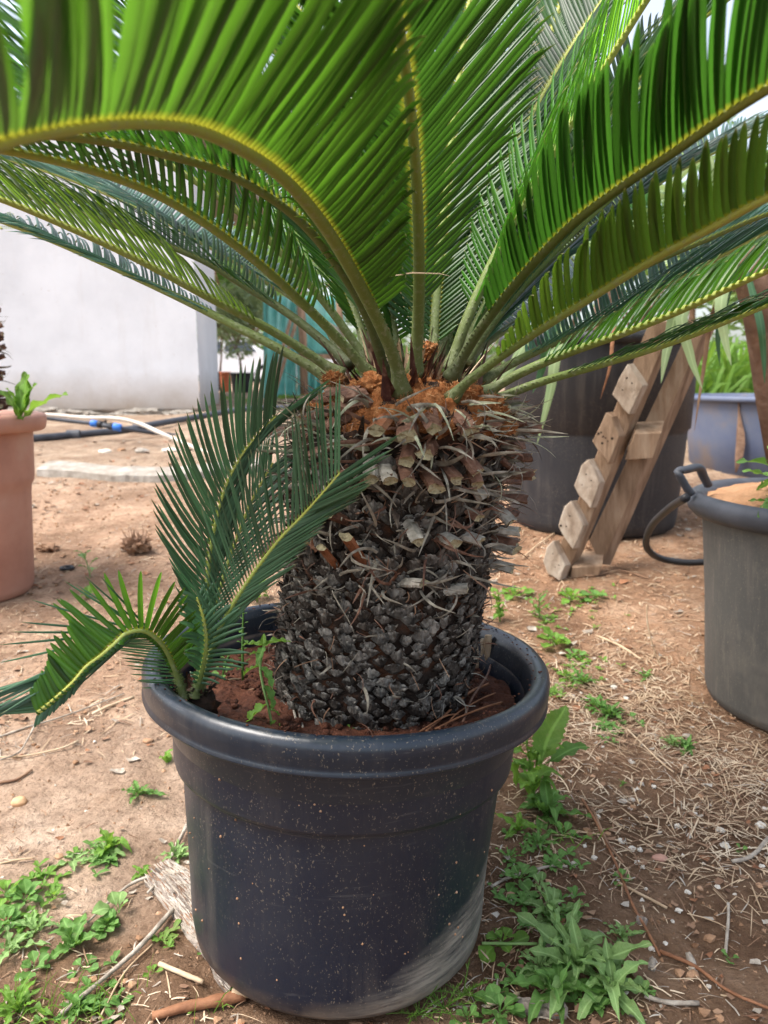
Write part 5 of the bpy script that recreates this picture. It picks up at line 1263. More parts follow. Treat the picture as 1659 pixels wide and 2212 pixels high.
gs([(200, 1548), (235, 1530), (290, 1512)], .0034, 'straw', 'flat straw piece on the sand left of the pot', .005)
gs([(0, 1655), (40, 1640), (60, 1612), (82, 1570)], .0018, 'stick', 'bent dry stalk at the left edge of the sand', .012, cat='stalk')
gs([(0, 1645), (60, 1640), (130, 1625), (170, 1610)], .0018, 'straw', 'pale stalk lying flat at the left edge of the sand', .006, cat='stalk')
gs([(0, 1738-40), (35, 1690), (70, 1672)], .0028, 'straw_brown', 'dark twig above the orange pebble', .004, cat='twig')
gs([(0, 1875), (35, 1868), (75, 1862)], .0018, 'straw', 'small straw at the left edge below the pebble', .004, cat='straw')
gs([(1258, 1735), (1290, 1790), (1330, 1880), (1365, 1965), (1395, 2025), (1425, 2075)], .0026, 'redstick', 'long reddish stem running down the right of the weeds, upper part', .006, cat='stem', ends=.0020)
gs([(1425, 2065), (1500, 2105), (1570, 2150), (1660, 2190)], .0030, 'redstick', 'long reddish stem running to the right bottom edge, lower part', .005, cat='stem', ends=.002)
gs([(1280, 1760), (1310, 1835), (1345, 1882)], .0022, 'straw_brown', 'dark split stem beside the long reddish stem', .008, cat='stem')
gs([(1335, 1915), (1370, 1935), (1440, 1972)], .0022, 'straw', 'pale straight twig right of the reddish stem', .005, cat='twig')
gs([(1572, 1948+15), (1572, 2000), (1566, 2070)], .0022, 'stick', 'grey upright looking twig near the right edge', .005, cat='twig')
gs([(1658, 1800+20), (1620, 1860), (1580, 1872)], .0035, 'stick', 'short grey stick at the right edge', .005)
gs([(1390, 2170), (1440, 2182), (1508, 2180)], .0030, 'stick', 'bleached stick lying beside the white stone at the bottom right', .005)
gs([(1060, 1930), (1100, 1905), (1180, 1882), (1225, 1880)], .0022, 'stick', 'curved grey twig right of the pot under the weeds', .005, cat='twig')
gs([(1040, 2060), (1100, 2058), (1160, 2058)], .0020, 'weed_pale', 'pale green stem reaching right from the pot foot', .012, cat='stem')
gs([(1050, 2185), (1090, 2172), (1120, 2160)], .0028, 'straw', 'short pale stick right of the feathery weeds', .005)
gs([(1550, 1320-20), (1405, 1350), (1410, 1400), (1435, 1460)], .002, 'straw', 'bent pale straw standing in the litter on the right', .02, cat='straw') if False else None
gs([(1355, 1585), (1425, 1655), (1455, 1680)], .0016, 'straw', 'thin pale twig in the straw on the right', .006, cat='twig')
gs([(1245, 1475), (1290, 1488), (1330, 1483)], .0020, 'straw', 'pale straw lying right of the low leafy weed', .006, cat='straw')
gs([(1290, 1380), (1340, 1400), (1385, 1430)], .0030, 'straw', 'longest pale stalk in the straw heap beyond the pot', .006, cat='stalk')
gs([(1230, 1245), (1280, 1250), (1340, 1238), (1400, 1255)], .003, 'straw_brown', 'dry stalk on the ground at the pallet foot', .008, cat='stalk')
gs([(1130, 1210), (1160, 1185), (1200, 1155)], .003, 'straw', 'pale stalk left of the pallet foot', .01, cat='stalk')
gs([(600-60, 2105), (345, 1990), (330, 1975)], .002, 'straw', 'x', .01) if False else None
p0 = G(1425, 1440)
stick([p0, p0+Vector((-.02, 0, .05)), p0+Vector((-.035, .01, .11)), p0+Vector((-.04, .01, .16))], .0016, 'straw', 'bent pale straw standing upright in the litter on the right', 'straw', name='straw_stalk')
# grey wood chips
def chip(u, v, L, w_, az_, mat, label, h=.3, lift=0.0):
    random.seed(int(u*3+v)); c = G(u, v); g = MB(); n = 7; rows = 9; vs = []; fs = []
    for j in range(rows):
        t = j/(rows-1)-.5
        for k in range(n):
            s = k/(n-1)-.5; tp = 1-abs(t)*.5
            e = rnd(-.06, .06)*(1 if j in (0, rows-1) else .0)
            vs.append(Vector((s*w_*tp+rnd(-.02, .02)*w_, (t+e)*L, (1-(2*s)**2)*w_*h+rnd(-.07, .07)*w_)))
    for j in range(rows-1):
        for k in range(n-1):
            a = j*n+k; fs.append((a, a+1, a+n+1, a+n))
    b = len(vs); vs += [Vector((q.x, q.y, -.004)) for q in vs[:]]
    ring = [k for k in range(n)]+[j*n+n-1 for j in range(1, rows)]+[(rows-1)*n+k for k in range(n-2, -1, -1)]+[j*n for j in range(rows-2, 0, -1)]
    for i in range(len(ring)):
        a, c2 = ring[i], ring[(i+1) % len(ring)]; fs.append((a, c2, c2+b, a+b))
    M = Matrix.Translation(c+Vector((0, 0, .002+lift))) @ Matrix.Rotation(az_, 4, 'Z')
    g.add(vs, fs); o = link('wood_chip', g.mesh('wood_chip', MAT[mat], smooth=False)); o.matrix_basis = M
    return tag(o, label, 'wood chip')
chip(1200, 2055, .055, .030, R(8), 'bark', 'weathered grey wood chip standing among the grey green weeds')
chip(1120+48, 2190, .06, .03, R(80), 'bark', 'grey wood chip at the bottom edge under the weeds')
chip(1386, 2000, .014, .018, R(60), 'bark', 'short dark grey wood chip right of the weed patch')
chip(1408, 2092, .020, .011, R(-25), 'stick', 'small grey wood chip on the dark red earth patch')
chip(1494, 2088, .034, .012, R(-10), 'stick', 'narrow bleached wood chip upright near the reddish stem')
# the weathered slab of bark leaning against the pot foot
def barkslab():
    random.seed(66)
    a = G(352, 1900); b = G(512, 2150)
    ax = (b-a); L = ax.length; ax.normalize(); side = Vector((ax.y, -ax.x, 0)).normalized()*-1
    slab = MB(); rows = 90; n = 34; vs = []; fs = []
    def surf(t, s):
        wd = .029*(.75+.5*math.sin(min(1, t*1.15+.15)*math.pi)**.8)
        if t > .85: wd *= 1-(t-.85)*3.5
        q = a+ax*(t*L)+side*(s*wd+.018*math.sin(t*math.pi))
        h = .024*max(0, 1-s*s)**.5+.0035*noise.noise(Vector((s*13, t*3.0, 3)))+.0030*noise.noise(Vector((s*34, t*5, 8)))+.002*noise.noise(Vector((s*20, t*30, 8)))
        return Vector((q.x, q.y, gz(q.x, q.y)-.003+max(0, h)))
    for j in range(rows):
        for k in range(n):
            t = j/(rows-1); s_ = k/(n-1)*2-1; q = surf(t, s_)
            if j < 4: q -= ax*.020*noise.noise(Vector((k*.9, 0, 0)))
            vs.append(q)
    for j in range(rows-1):
        for k in range(n-1):
            c = j*n+k; fs.append((c, c+1, c+n+1, c+n))
    slab.add(vs, fs); o = link('bark_slab', slab.mesh('bark_slab', MAT['bark'])); tag(o, 'weathered pale grey fibrous slab of dead trunk beside the left foot of the pot', 'dead wood')
    fb = MB()
    for k in range(1500):
        t = rnd(-.02, .97); s_ = rnd(-.97, .97); ln = rnd(.03, .12); pts = []
        for i in range(4):
            tt = min(1, max(0, t+ln*i/3)); q = surf(tt, s_+rnd(-.01, .01)); q.z += rnd(.0002, .0022)
            if t < .02: q -= ax*.012*(1-i/3)
            pts.append(q)
        if (pts[0]-pts[-1]).length < .004: continue
        ribbon(fb, pts, [.0003, rnd(.0006, .0016), rnd(.0005, .0013), .0002], Vector((0, 0, 1))+side*rnd(-.6, .6), .5, random.choice([0, 0, 1, 2, 2]))
    tag(link('bark_fibres', fb.mesh('bark_fibres', [MAT['stick'], MAT['straw_brown'], MAT['fibre_pale']]), o), kind='stuff')
barkslab()
# clump of dead root on the sand
random.seed(19); c = G(295, 1195); g = MB(); blob(g, c+Vector((0, 0, .03)), .042, 3, .9, (1.2, .9, .75), 2)
for k in range(60):
    d = Vector((rnd(-1, 1), rnd(-1, 1), rnd(-.3, 1))).normalized(); curl_ribbon(g, c+Vector((0, 0, .03))+d*.03, d, rnd(.02, .06), .002, 1.5, Vector((0, 0, 1)), 4)
o = link('root_clump', g.mesh('root_clump', MAT['straw_brown'], smooth=False)); tag(o, 'ragged brown dead root clump lying on the sand', 'root clump')
for (u, v, lb) in [(170, 1190, 'dark brown leaf scrap right of the terracotta pot')]:
    c = G(u-65, v); g = MB(); blob(g, c+Vector((0, 0, .01)), .03, 3, .7, (1.3, .9, .5), 2); o = link('root_clump', g.mesh('root_clump', MAT['straw_brown'], smooth=False)); tag(o, lb, 'debris')

g = MB(); c = G(145, 1232); ring_ = [c+Vector((math.cos(a*.3142)*.020, math.sin(a*.3142)*.020, .006)) for a in range(21)]; tube(g, ring_, .006, 8, cap=False); o = link('plastic_ring', g.mesh('plastic_ring', MAT['blackpl'])); tag(o, 'small black plastic ring on the sand beside the terracotta pot', 'ring')
# ------------------------------------------------------------------ terracotta pot at the left edge
TD = 2.42; TC = PX(-72, 1240, TD); TC.z = gz(TC.x, TC.y)-.01
tp = empty('terracotta_pot', TC, 'tall terracotta coloured plastic pot with thick rim at the left edge', 'pot')
K = PX(-72, 893, TD).z-TC.z
tprof = [(0, 0), (.185, 0), (.195, .01), (.200, .03), (.212, K*.55), (.2155, K*.60), (.2235, K*.625), (.2265, K*.66), (.232, K-.055)]
trim = [(.232, K-.056), (.262, K-.056), (.270, K-.050), (.275, K-.030), (.275, K-.012), (.270, K-.003), (.255, K), (.238, K-.004), (.228, K-.02), (.222, K-.08)]
lathe_obj('pot_body', tprof, MAT['terracotta'], tp, TC, 96); lathe_obj('rim', trim, MAT['terracotta'], tp, TC, 96)
g = MB(); lathe(g, [(0, K-.045), (.1, K-.04), (.226, K-.05)], 40, TC); g.build('soil', MAT['potsoil'], tp)
def potweed(b, label, L=.13, n=5, mat='weed_bright'):
    return weed(0, 0, label, 'lance', mat, n, L, (35, 88), base=b)
r = empty('weed_plant', TC+Vector((.17, -.10, K-.045)), 'five broad bright green leaves growing in the terracotta pot', 'weed')
for (a, e, L_) in [(-10, 78, .15), (-60, 70, .12), (-95, 32, .17), (75, 55, .12), (20, 85, .10), (-35, 80, .14), (100, 75, .10)]:
    place_leaf(r, LV['weed_bright', 'lance'][0], Vector((0, 0, 0)), R(a), R(e), L_, 0, 1.45)
r.location = PX(45, 898, TD-.10)-Vector((0, 0, .01))
# shaggy trunk in it, only its edge in view
tk = empty('cycad', TC+Vector((0, .0, K-.05)), 'shaggy dark cycad trunk in the terracotta pot at the left edge', 'cycad')
def tcy(z): return .16
g = MB(); tube(g, [TC+Vector((-.02, .02, K-.06+i*.06)) for i in range(8)], [.125, .14, .15, .155, .15, .14, .12, .08], 28, jit=.08); link('trunk', g.mesh('trunk', MAT['core'], smooth=False), tk)
random.seed(51); st = MB()
for k in range(90):
    a = rnd(-1.9, 1.2); z = rnd(K+.0, K+.34); o_ = Vector((math.cos(a), math.sin(a), 0)); p = TC+Vector((-.02, .02, z))+o_*.14
    if k < 40:
        g = MB(); stub_geo(p, p+(o_+Vector((0, 0, rnd(-.2, .7))))*rnd(.03, .045), .011, .010, g, spines=False); link('petiole_stub', g.mesh('petiole_stub', [MAT['stub'], MAT['cut']], smooth=False), tk)
    else: curl_ribbon(st, p, o_+Vector((0, 0, rnd(-.3, .5))), rnd(.04, .09), rnd(.002, .004), rnd(.5, 2.5), o_)
tag(link('dry_fibres', st.mesh('dry_fibres', MAT['fibre']), tk), kind='stuff')
frond(tk, [TC+Vector((.0, 0, K+.36)), TC+Vector((.08, -.02, K+.50)), TC+Vector((.16, -.05, K+.545)), TC+Vector((.225, -.10, K+.55)), TC+Vector((.27, -.13, K+.53))], L=.10, w=.004, sp=.018, r0=.008, mat='leaflet_olive', seed=60, start=.1, ang=(60, 45))
frond(tk, [TC+Vector((-.05, 0, K+.36)), TC+Vector((-.10, -.1, K+.52)), TC+Vector((-.2, -.3, K+.6)), TC+Vector((-.3, -.5, K+.55))], L=.13, w=.004, sp=.012, r0=.008, mat='leaflet', seed=61)

# ------------------------------------------------------------------ white building
A_ = PX(432, 888, 8.0); B_ = PX(474, 886, 9.6)
dirw = Vector((-1, -.10, 0)).normalized()
bz = min(A_.z, B_.z)-.35; top = 3.25
bd = empty('white_building', (A_.x-2, A_.y+1, gz(A_.x, A_.y)), 'plain white plastered building with soil stained foot and flaking base', 'building')
def wallmesh(name, P0, P1, z0, z1, mat, th, nx=60, nz=40, rough_=.006, chip_=True):
    """thick plaster wall from P0 to P1 with an uneven, broken lower edge"""
    g = MB(); vs = []; fs = []; d = (P1-P0); d.z = 0; n_ = Vector((d.y, -d.x, 0)).normalized()
    for j in range(nz+1):
        for i in range(nx+1):
            t = i/nx; s = (j/nz)**1.3; p = P0+d*t; z = z0+(z1-z0)*s
            if j == 0 and chip_: z += .035*noise.fractal(Vector((p.x*5, p.y*5, 2)), .8, 2, 4)
            off = rough_*noise.noise(Vector((p.x*2, p.y*2, z*2)))
            vs.append(Vector((p.x, p.y, z))+n_*(off))
    for j in range(nz):
        for i in range(nx):
            a = j*(nx+1)+i; fs.append((a, a+1, a+nx+2, a+nx+1))
    N0 = len(vs); bot = list(range(nx+1)); topi = [nz*(nx+1)+i for i in range(nx+1)]
    vs += [vs[i]-n_*th for i in bot]+[vs[i]-n_*th for i in topi]
    for i in range(nx):
        fs.append((bot[i+1], bot[i], N0+i, N0+i+1)); fs.append((topi[i], topi[i+1], N0+nx+1+i+1, N0+nx+1+i))
    g.add(vs, fs); return g.mesh(name, MAT[mat])
An = Vector((A_.x, A_.y, 0)); Bn = Vector((B_.x, B_.y, 0)); Ln = An+dirw*7.5
za = PX(432, 888, 8.0).z
link('wall', wallmesh('wall', Ln, An, za+.01, top, 'whitewall', .12, 120), bd)
link('wall', wallmesh('wall', An+Vector((.0, .006, 0)), Bn, za-.02, top, 'whitewall', .12, 24), bd)
# footing: bare grey base course under the plaster
g = MB(); dd = (An-Ln); n_ = Vector((dd.y, -dd.x, 0)).normalized()
c = (Ln+An)/2-n_*.08+Vector((0, 0, za-.15)); box(g, c, dd/2, n_*.055, Vector((0, 0, .20)))
dd2 = Bn-An; n2 = Vector((dd2.y, -dd2.x, 0)).normalized(); box(g, (An+Bn)/2-n2*.08+Vector((0, 0, za-.15)), dd2/2*.96, n2*.055, Vector((0, 0, .20)))
bevel(link('footing', g.mesh('footing', MAT['concrete'], smooth=False), bd), .01)
random.seed(4)
for k in range(9):
    t = .62+.4*k/9; p = Ln+(An-Ln)*min(t, .995)+n_*rnd(.05, .16); g = MB(); s = rnd(.06, .17)
    blob(g, Vector((p.x, p.y, gz(p.x, p.y)+.0)), s, 3, .8, (1.5, .6, .33), 1.6); link('footing_lump', g.mesh('footing_lump', MAT['concrete'], smooth=False), bd)
g = MB(); rz = top+.06; rc = (Ln+An+Bn)/3; box(g, Vector(((Ln.x+An.x)/2, An.y+2.4, rz)), Vector((3.9, .38, 0)), Vector((-.12, 2.55, 0)), Vector((0, 0, .06))); link('roof_slab', g.mesh('roof_slab', MAT['concrete'], smooth=False), bd)

# ------------------------------------------------------------------ pipes by the wall
def pl(lst, rad, mat, h=0.0, ns=12, n=8):
    g = MB(); pts = catmull([PX(u, v, d) for u, v, d in lst], n); tube(g, pts, rad, ns); return g
def dz(u, v, dmin=5.0):  # distance where the line of sight meets the terrain
    return G(u, v).y
def base_d(u, v): return G(u, v+8).y
o = pl([(-60, 955, 5.3), (90, 945, 5.55), (150, 940, 5.7), (270, 928, 6.0), (340, 915, 6.3), (430, 900, 6.8), (500, 888, 7.1), (560, 882, 7.3), (700, 880, 7.6)], .026, 'pipe').build('water_pipe', MAT['pipe'])
# seat the pipe: tag
pipe = o; tag(pipe, 'thick grey black water pipe lying along the foot of the white building', 'pipe')
for (u, v, d, s_) in [(158, 940, 5.72, .040), (302, 922, 6.12, .034)]:
    g = MB(); c = PX(u, v, d); tube(g, [c-Vector((.05, 0, 0)), c-Vector((.045, 0, 0)), c+Vector((.045, .015, 0)), c+Vector((.05, .015, 0))], [.028, s_, s_, .028], 14); link('clamp', g.mesh('clamp', MAT['pipe'], smooth=False), pipe)
o = pl([(60, 898, 5.6), (115, 905, 5.6), (165, 911, 5.6), (200, 915, 5.6), (255, 924, 5.6), (330, 935, 5.8), (400, 943, 6.0), (480, 951, 6.2), (600, 957, 6.4)], .015, 'pipe').build('irrigation_pipe', MAT['pipe'])
tag(o, 'thin black irrigation pipe with a valve, crossing the thick pipe', 'pipe')
vl = empty('pipe_valve', PX(225, 917, 5.6), 'black irrigation valve with two blue collars on the thin pipe', 'valve')
def seg(u0, v0, u1, v1, r_, mat, name, d=5.6):
    g = MB(); a, b = PX(u0, v0, d), PX(u1, v1, d); tube(g, [a, a.lerp(b, .08), a.lerp(b, .92), b], [r_*.85, r_, r_, r_*.85], 16); link(name, g.mesh(name, MAT[mat]), vl)
seg(196, 914, 211, 916, .026, 'blue', 'collar'); seg(244, 921, 262, 925, .028, 'blue', 'collar'); seg(211, 916, 222, 917.5, .028, 'blackpl', 'valve_body'); seg(222, 917.5, 236, 919.5, .020, 'blackpl', 'valve_body'); seg(235, 919.5, 245, 921.5, .027, 'blackpl', 'valve_body')
seg(227, 918, 228, 902, .010, 'blackpl', 'valve_stem'); seg(218, 902, 240, 904, .010, 'blackpl', 'valve_handle')
o = pl([(40, 892, 5.4), (115, 897, 5.42), (180, 902, 5.4), (250, 904, 5.35), (300, 915, 5.3), (350, 937, 5.2), (410, 963, 5.1), (480, 990, 5.0), (560, 1010, 4.9)], .014, 'hose_white').build('hose', MAT['hose_white'])
tag(o, 'dusty white hose lying over the pipes by the white building', 'hose')
# bank of soil that carries the pipes
# concrete kerb slab
ks = [(80, 1030), (160, 1036), (240, 1042), (300, 1045), (360, 1042), (440, 1034), (560, 1022)]
random.seed(2); g = MB(); P = catmull([G(u, v) for u, v in ks], 6); m_ = len(P); vs = []; fs = []
for i, p in enumerate(P):
    q = .03*noise.noise(Vector((i*.2, 0, 0))); hh = .045+.008*noise.noise(Vector((i*.3, 5, 0)))
    dpt = .16+q*.6
    for (dy, z_) in [(-.012, -.05), (0, hh*.8), (.02, hh), (dpt, hh+.012), (dpt+.02, -.03)]:
        vs.append(Vector((p.x, p.y+dy+.008*noise.noise(Vector((i*.9, dy, 0))), p.z+z_+dy*.055)))
for i in range(m_-1):
    for k in range(4):
        a = i*5+k; fs.append((a, a+1, a+6, a+5))
fs += [(4, 3, 2, 1, 0), tuple((m_-1)*5+k for k in range(5))]
g.add(vs, fs); o = link('concrete_slab', g.mesh('concrete_slab', MAT['concrete'], smooth=False)); tag(o, 'low pale concrete slab edge half buried in the sand', 'slab')
random.seed(33)
for (u, v, s, mt, lb) in [(325, 978, .045, 'concrete', 'pale stone lying below the crossing pipes'), (245, 978, .035, 'stone', 'whitish stone left of the pale stone below the pipes'), (385, 976, .04, 'hose_white', 'long flat pale stone right below the white hose'), (280, 975, .028, 'crumb', 'brown stone between two pale stones below the pipes'), (20, 985, .05, 'crumb', 'earth lump behind the terracotta pot')]:
    c = G(u-17, v); g = MB(); blob(g, Vector(), s, 2, .5, (1.6 if mt == 'hose_white' else 1.1, .8, .5), 1.5); o = link('stone', g.mesh('stone', MAT[mt], smooth=False)); o.location = c+Vector((0, 0, s*.15)); tag(o, lb, 'stone')

# ------------------------------------------------------------------ far things between building and trunk
def leafcloud(g, c, rx, ry, rz_, n, s, mi=0, shell=.5, elong=1.6):
    for k in range(n):
        while True:
            q = Vector((rnd(-1, 1), rnd(-1, 1), rnd(-1, 1)))
            if q.length <= 1: break
        f = noise.noise(Vector((q.x*2.3+c.x, q.y*2.3+c.y, q.z*2.3)))
        if f < -.12: continue
        p = c+Vector((q.x*rx, q.y*ry, q.z*rz_)); d = Vector((rnd(-1, 1), rnd(-1, 1), rnd(-.9, .7))).normalized(); W = d.cross(Vector((rnd(-1, 1), rnd(-1, 1), rnd(-1, 1)))).normalized()
        L = s*rnd(.6, 1.3); g.add([p-W*L*.22, p+d*L*.5*elong-W*L*.02, p+W*L*.22, p-d*L*.5*elong], [(0, 1, 2, 3)], [(.5, 0), (.9, .5), (.5, 1), (.2, .5)], mi)
def tree(base, hgt, cr_, label, mat='hedge', name='tree', n=1500, leaf=.14, tr=.06, branches=5, cz=.65, group=None, cat='tree', squash=.8, parent_pot=None):
    t = empty(name, base, label, cat, group)
    g = MB(); top_ = base+Vector((rnd(-.1, .1)*hgt, 0, hgt*cz)); tube(g, [base-Vector((0, 0, .05)), base.lerp(top_, .35)+Vector((rnd(-.03, .03), 0, 0))*hgt, base.lerp(top_, .7), top_], [tr, tr*.8, tr*.6, tr*.3], 8)
    for k in range(branches):
        a = rnd(0, 6.28); s0 = base.lerp(top_, rnd(.35, .8)); e = s0+Vector((math.cos(a)*cr_*.7, math.sin(a)*cr_*.7, hgt*rnd(.12, .3))); tube(g, [s0, s0.lerp(e, .5)+Vector((0, 0, .03*hgt)), e], [tr*.5, tr*.35, tr*.15], 6)
    link('trunk', g.mesh('trunk', MAT['trunk']), t)
    g = MB()
    for k in range(7):
        a = rnd(0, 6.28); q = rnd(0, .55)*cr_; leafcloud(g, base+Vector((math.cos(a)*q, math.sin(a)*q, hgt*(cz+rnd(-.1, .25)))), cr_*rnd(.45, .75), cr_*.6, cr_*squash*rnd(.4, .7), n//7, leaf)
    link('crown', g.mesh('crown', MAT[mat], smooth=False), t); return t
def simplepot(u, vb, vt, wpx, d, mat, label, name='plant_pot', z=None):
    b = PX(u, vb, d); tz = PX(u, vt, d).z; r_ = wpx/2/F*d*1.0; hh = tz-b.z
    t = empty(name, b, label, 'pot'); pr = [(0, 0), (r_*.80, 0), (r_*.82, .01), (r_*.95, hh*.88)]
    lathe_obj('pot_body', pr, MAT[mat], t, b, 32); lathe_obj('rim', [(r_*.95, hh*.88), (r_*1.03, hh*.885), (r_*1.04, hh*.99), (r_*.98, hh), (r_*.93, hh*.9), (r_*.9, hh*.8)], MAT[mat], t, b, 32)
    g = MB(); lathe(g, [(0, hh*.9), (r_*.93, hh*.88)], 24, b); g.build('soil', MAT['potsoil'], t); return b, hh
random.seed(14)
def gd(d, u): # ground point seen in column u at distance d
    r_ = ray(u, 850); x = r_.x*d; return Vector((x, d, gz(x, d)))
def gpot(u, vt, wpx, d, mat, label):
    b = gd(d, u); v_b = 1106-(F*((b.z-H)/d*math.cos(PITCH)+math.sin(PITCH)))/(math.cos(PITCH)-math.sin(PITCH)*(b.z-H)/d)
    return simplepot(u, v_b, vt, wpx, d, mat, label)
b, hh = gpot(524, 805, 50, 13.0, 'blackpl', 'small black pot holding an olive tree, seen beyond the white building')
tree(b+Vector((0, 0, hh*.9)), 2.0, .62, 'olive tree with thin twisted trunks in the small far black pot', 'olive', 'olive_tree', 2600, .09, .022, 6, .40, squash=1.2)
b2, h2 = gpot(488, 803, 24, 13.6, 'orange', 'orange pot between the white building and the far black pot'); 
b3, h3 = gpot(476, 803, 24, 14.4, 'blackpl', 'black pot half hidden behind the building corner')
tree(b3+Vector((0, 0, h3*.9)), 2.2, .6, 'olive tree half hidden behind the building corner', 'olive', 'olive_tree', 2200, .09, .02, 5, .42, squash=1.2)
# white car far behind
def car(c, rot, label):
    t = empty('parked_car', c, label, 'car'); M = Matrix.Translation(c) @ Matrix.Rotation(rot, 4, 'Z')
    prof = [(-2.1, .35), (-2.1, .75), (-1.95, .95), (-1.3, 1.0), (-.75, 1.42), (.6, 1.47), (1.35, 1.02), (1.95, .92), (2.1, .72), (2.1, .35)]
    g = MB(); vs = []; fs = []; n = len(prof)
    for y, k in ((-.85, 1), (-.80, 1.0), (.80, 1.0), (.85, 1)):
        for x, z in prof:
            ins = .12*(z > 1.05); vs.append(M @ Vector((x*(.985 if abs(y) > .82 else 1), y*(1-ins), z-(.03 if abs(y) > .82 else 0))))
    for r_ in range(3):
        for i in range(n):
            a = r_*n+i; b_ = r_*n+(i+1) % n; fs.append((a, b_, b_+n, a+n))
    fs += [tuple(range(n)), tuple(range(4*n-1, 3*n-1, -1))]
    g.add(vs, fs); bevel(link('body', g.mesh('body', MAT['carwhite'], smooth=False), t), .04, 3)
    for sgn in (-1, 1):
        for (x0, x1) in ((-.70, -.05), (.03, .75)):
            g = MB(); g.add([M @ Vector(q) for q in [(x0-.2*(x0 < -.5), sgn*.862, 1.04), (x1+.30*(x1 > .5), sgn*.862, 1.04), (x1, sgn*.775, 1.36), (x0+.02, sgn*.775, 1.36)]], [(0, 1, 2, 3)]); link('side_window', g.mesh('side_window', MAT['carglass'], smooth=False), t)
        for x in (-1.3, 1.3):
            g = MB(); tube(g, [M @ Vector((x, sgn*.70, .32)), M @ Vector((x, sgn*.875, .32))], .32, 24); wl = link('wheel', g.mesh('wheel', MAT['tyre'], smooth=False), t)
            g = MB(); tube(g, [M @ Vector((x, sgn*.87, .32)), M @ Vector((x, sgn*.885, .32))], .19, 16); link('rim', g.mesh('rim', MAT['carwhite'], smooth=False), wl)
    for x, nm in ((2.0, 'headlight'), (-2.0, 'tail_light')):
        for y in (-.6, .6):
            g = MB(); box(g, M @ Vector((x*1.04, y, .74)), M.to_3x3() @ Vector((.03, 0, 0)), M.to_3x3() @ Vector((0, .18, 0)), Vector((0, 0, .07))); link(nm, g.mesh(nm, MAT['carglass'], smooth=False), t)
    for x0, z0, x1, z1 in ((-1.27, 1.02, -.78, 1.40), (1.31, 1.05, .64, 1.44)):
        g = MB(); g.add([M @ Vector((x0*1.01, -.68, z0+.03)), M @ Vector((x0*1.01, .68, z0+.03)), M @ Vector((x1*1.02, .62, z1+.03)), M @ Vector((x1*1.02, -.62, z1+.03))], [(0, 1, 2, 3)]); link('windscreen', g.mesh('windscreen', MAT['carglass'], smooth=False), t)
car(gd(26, 490), R(8), 'white car parked far off side on, beyond the olive pots'); car(gd(31, 640), R(176), 'second white car parked farther off behind the teal shelter')
# teal shade cloth shelter with posts
sh = empty('shade_shelter', gd(11, 660), 'open shelter with teal green shade cloth stretched on wooden posts', 'shelter')
def cloth(u0, v0, u1, v1, d0, d1, label=None, wv=.05, z0=None):
    g = MB(); nx, nz = 26, 14; vs = []; fs = []
    a, b = PX(u0, v0, d0), PX(u1, v0, d1); a2, b2_ = PX(u0, v1, d0), PX(u1, v1, d1)
    for j in range(nz+1):
        for i in range(nx+1):
            s, t = i/nx, j/nz; p = a.lerp(b, s).lerp(a2.lerp(b2_, s), t); p.y += wv*math.sin(s*23+t*2)+wv*.6*noise.noise(Vector((s*6, t*4, 1))); vs.append(p)
    for j in range(nz):
        for i in range(nx): q = j*(nx+1)+i; fs.append((q, q+1, q+nx+2, q+nx+1))
    g.add(vs, fs); o = link('cloth_panel', g.mesh('cloth_panel', MAT['cloth']), sh); m = o.modifiers.new('thick', 'SOLIDIFY'); m.thickness = .004
cloth(568, 640, 640, 862, 11.0, 11.2); cloth(640, 775, 700, 858, 11.1, 11.1, wv=.09); cloth(640, 640, 745, 765, 11.4, 11.4, wv=.02);
for (u, v0, v1, d, wpx) in [(652, 620, 860, 11.0, 17), (735, 620, 866, 11.1, 14)]:
    g = MB(); a, b = PX(u+6, v1, d), PX(u-4, v0, d); tube(g, [a, a.lerp(b, .5)+Vector((.01, 0, 0)), b], wpx/2/F*d, 8, jit=.06); link('post', g.mesh('post', MAT['wood']), sh)
g = MB(); a, b = PX(655, 770, 11.0), PX(745, 771, 11.1); box(g, (a+b)/2, (b-a)/2, Vector((0, .03, 0)), Vector((0, 0, .035))); link('rail', g.mesh('rail', MAT['wood'], smooth=False), sh)
for i, (u0, v0, u1, v1, d, lb) in enumerate([(583, 858, 628, 690, 9.6, 'left of two weathered boards leaning at the teal shelter'), (590, 862, 640, 694, 9.7, 'right of two weathered boards leaning at the teal shelter')]):
    a, b = PX(u0, v0, d), PX(u1, v1, d+.3); ax = (b-a); g = MB(); s = ax.normalized().cross(Vector((0, 1, 0))).normalized(); box(g, (a+b)/2, ax/2, s*.022, Vector((0, .015, 0))); o = link('leaning_board', g.mesh('leaning_board', MAT['wood'], smooth=False)); tag(o, lb, 'board')
    g = MB()
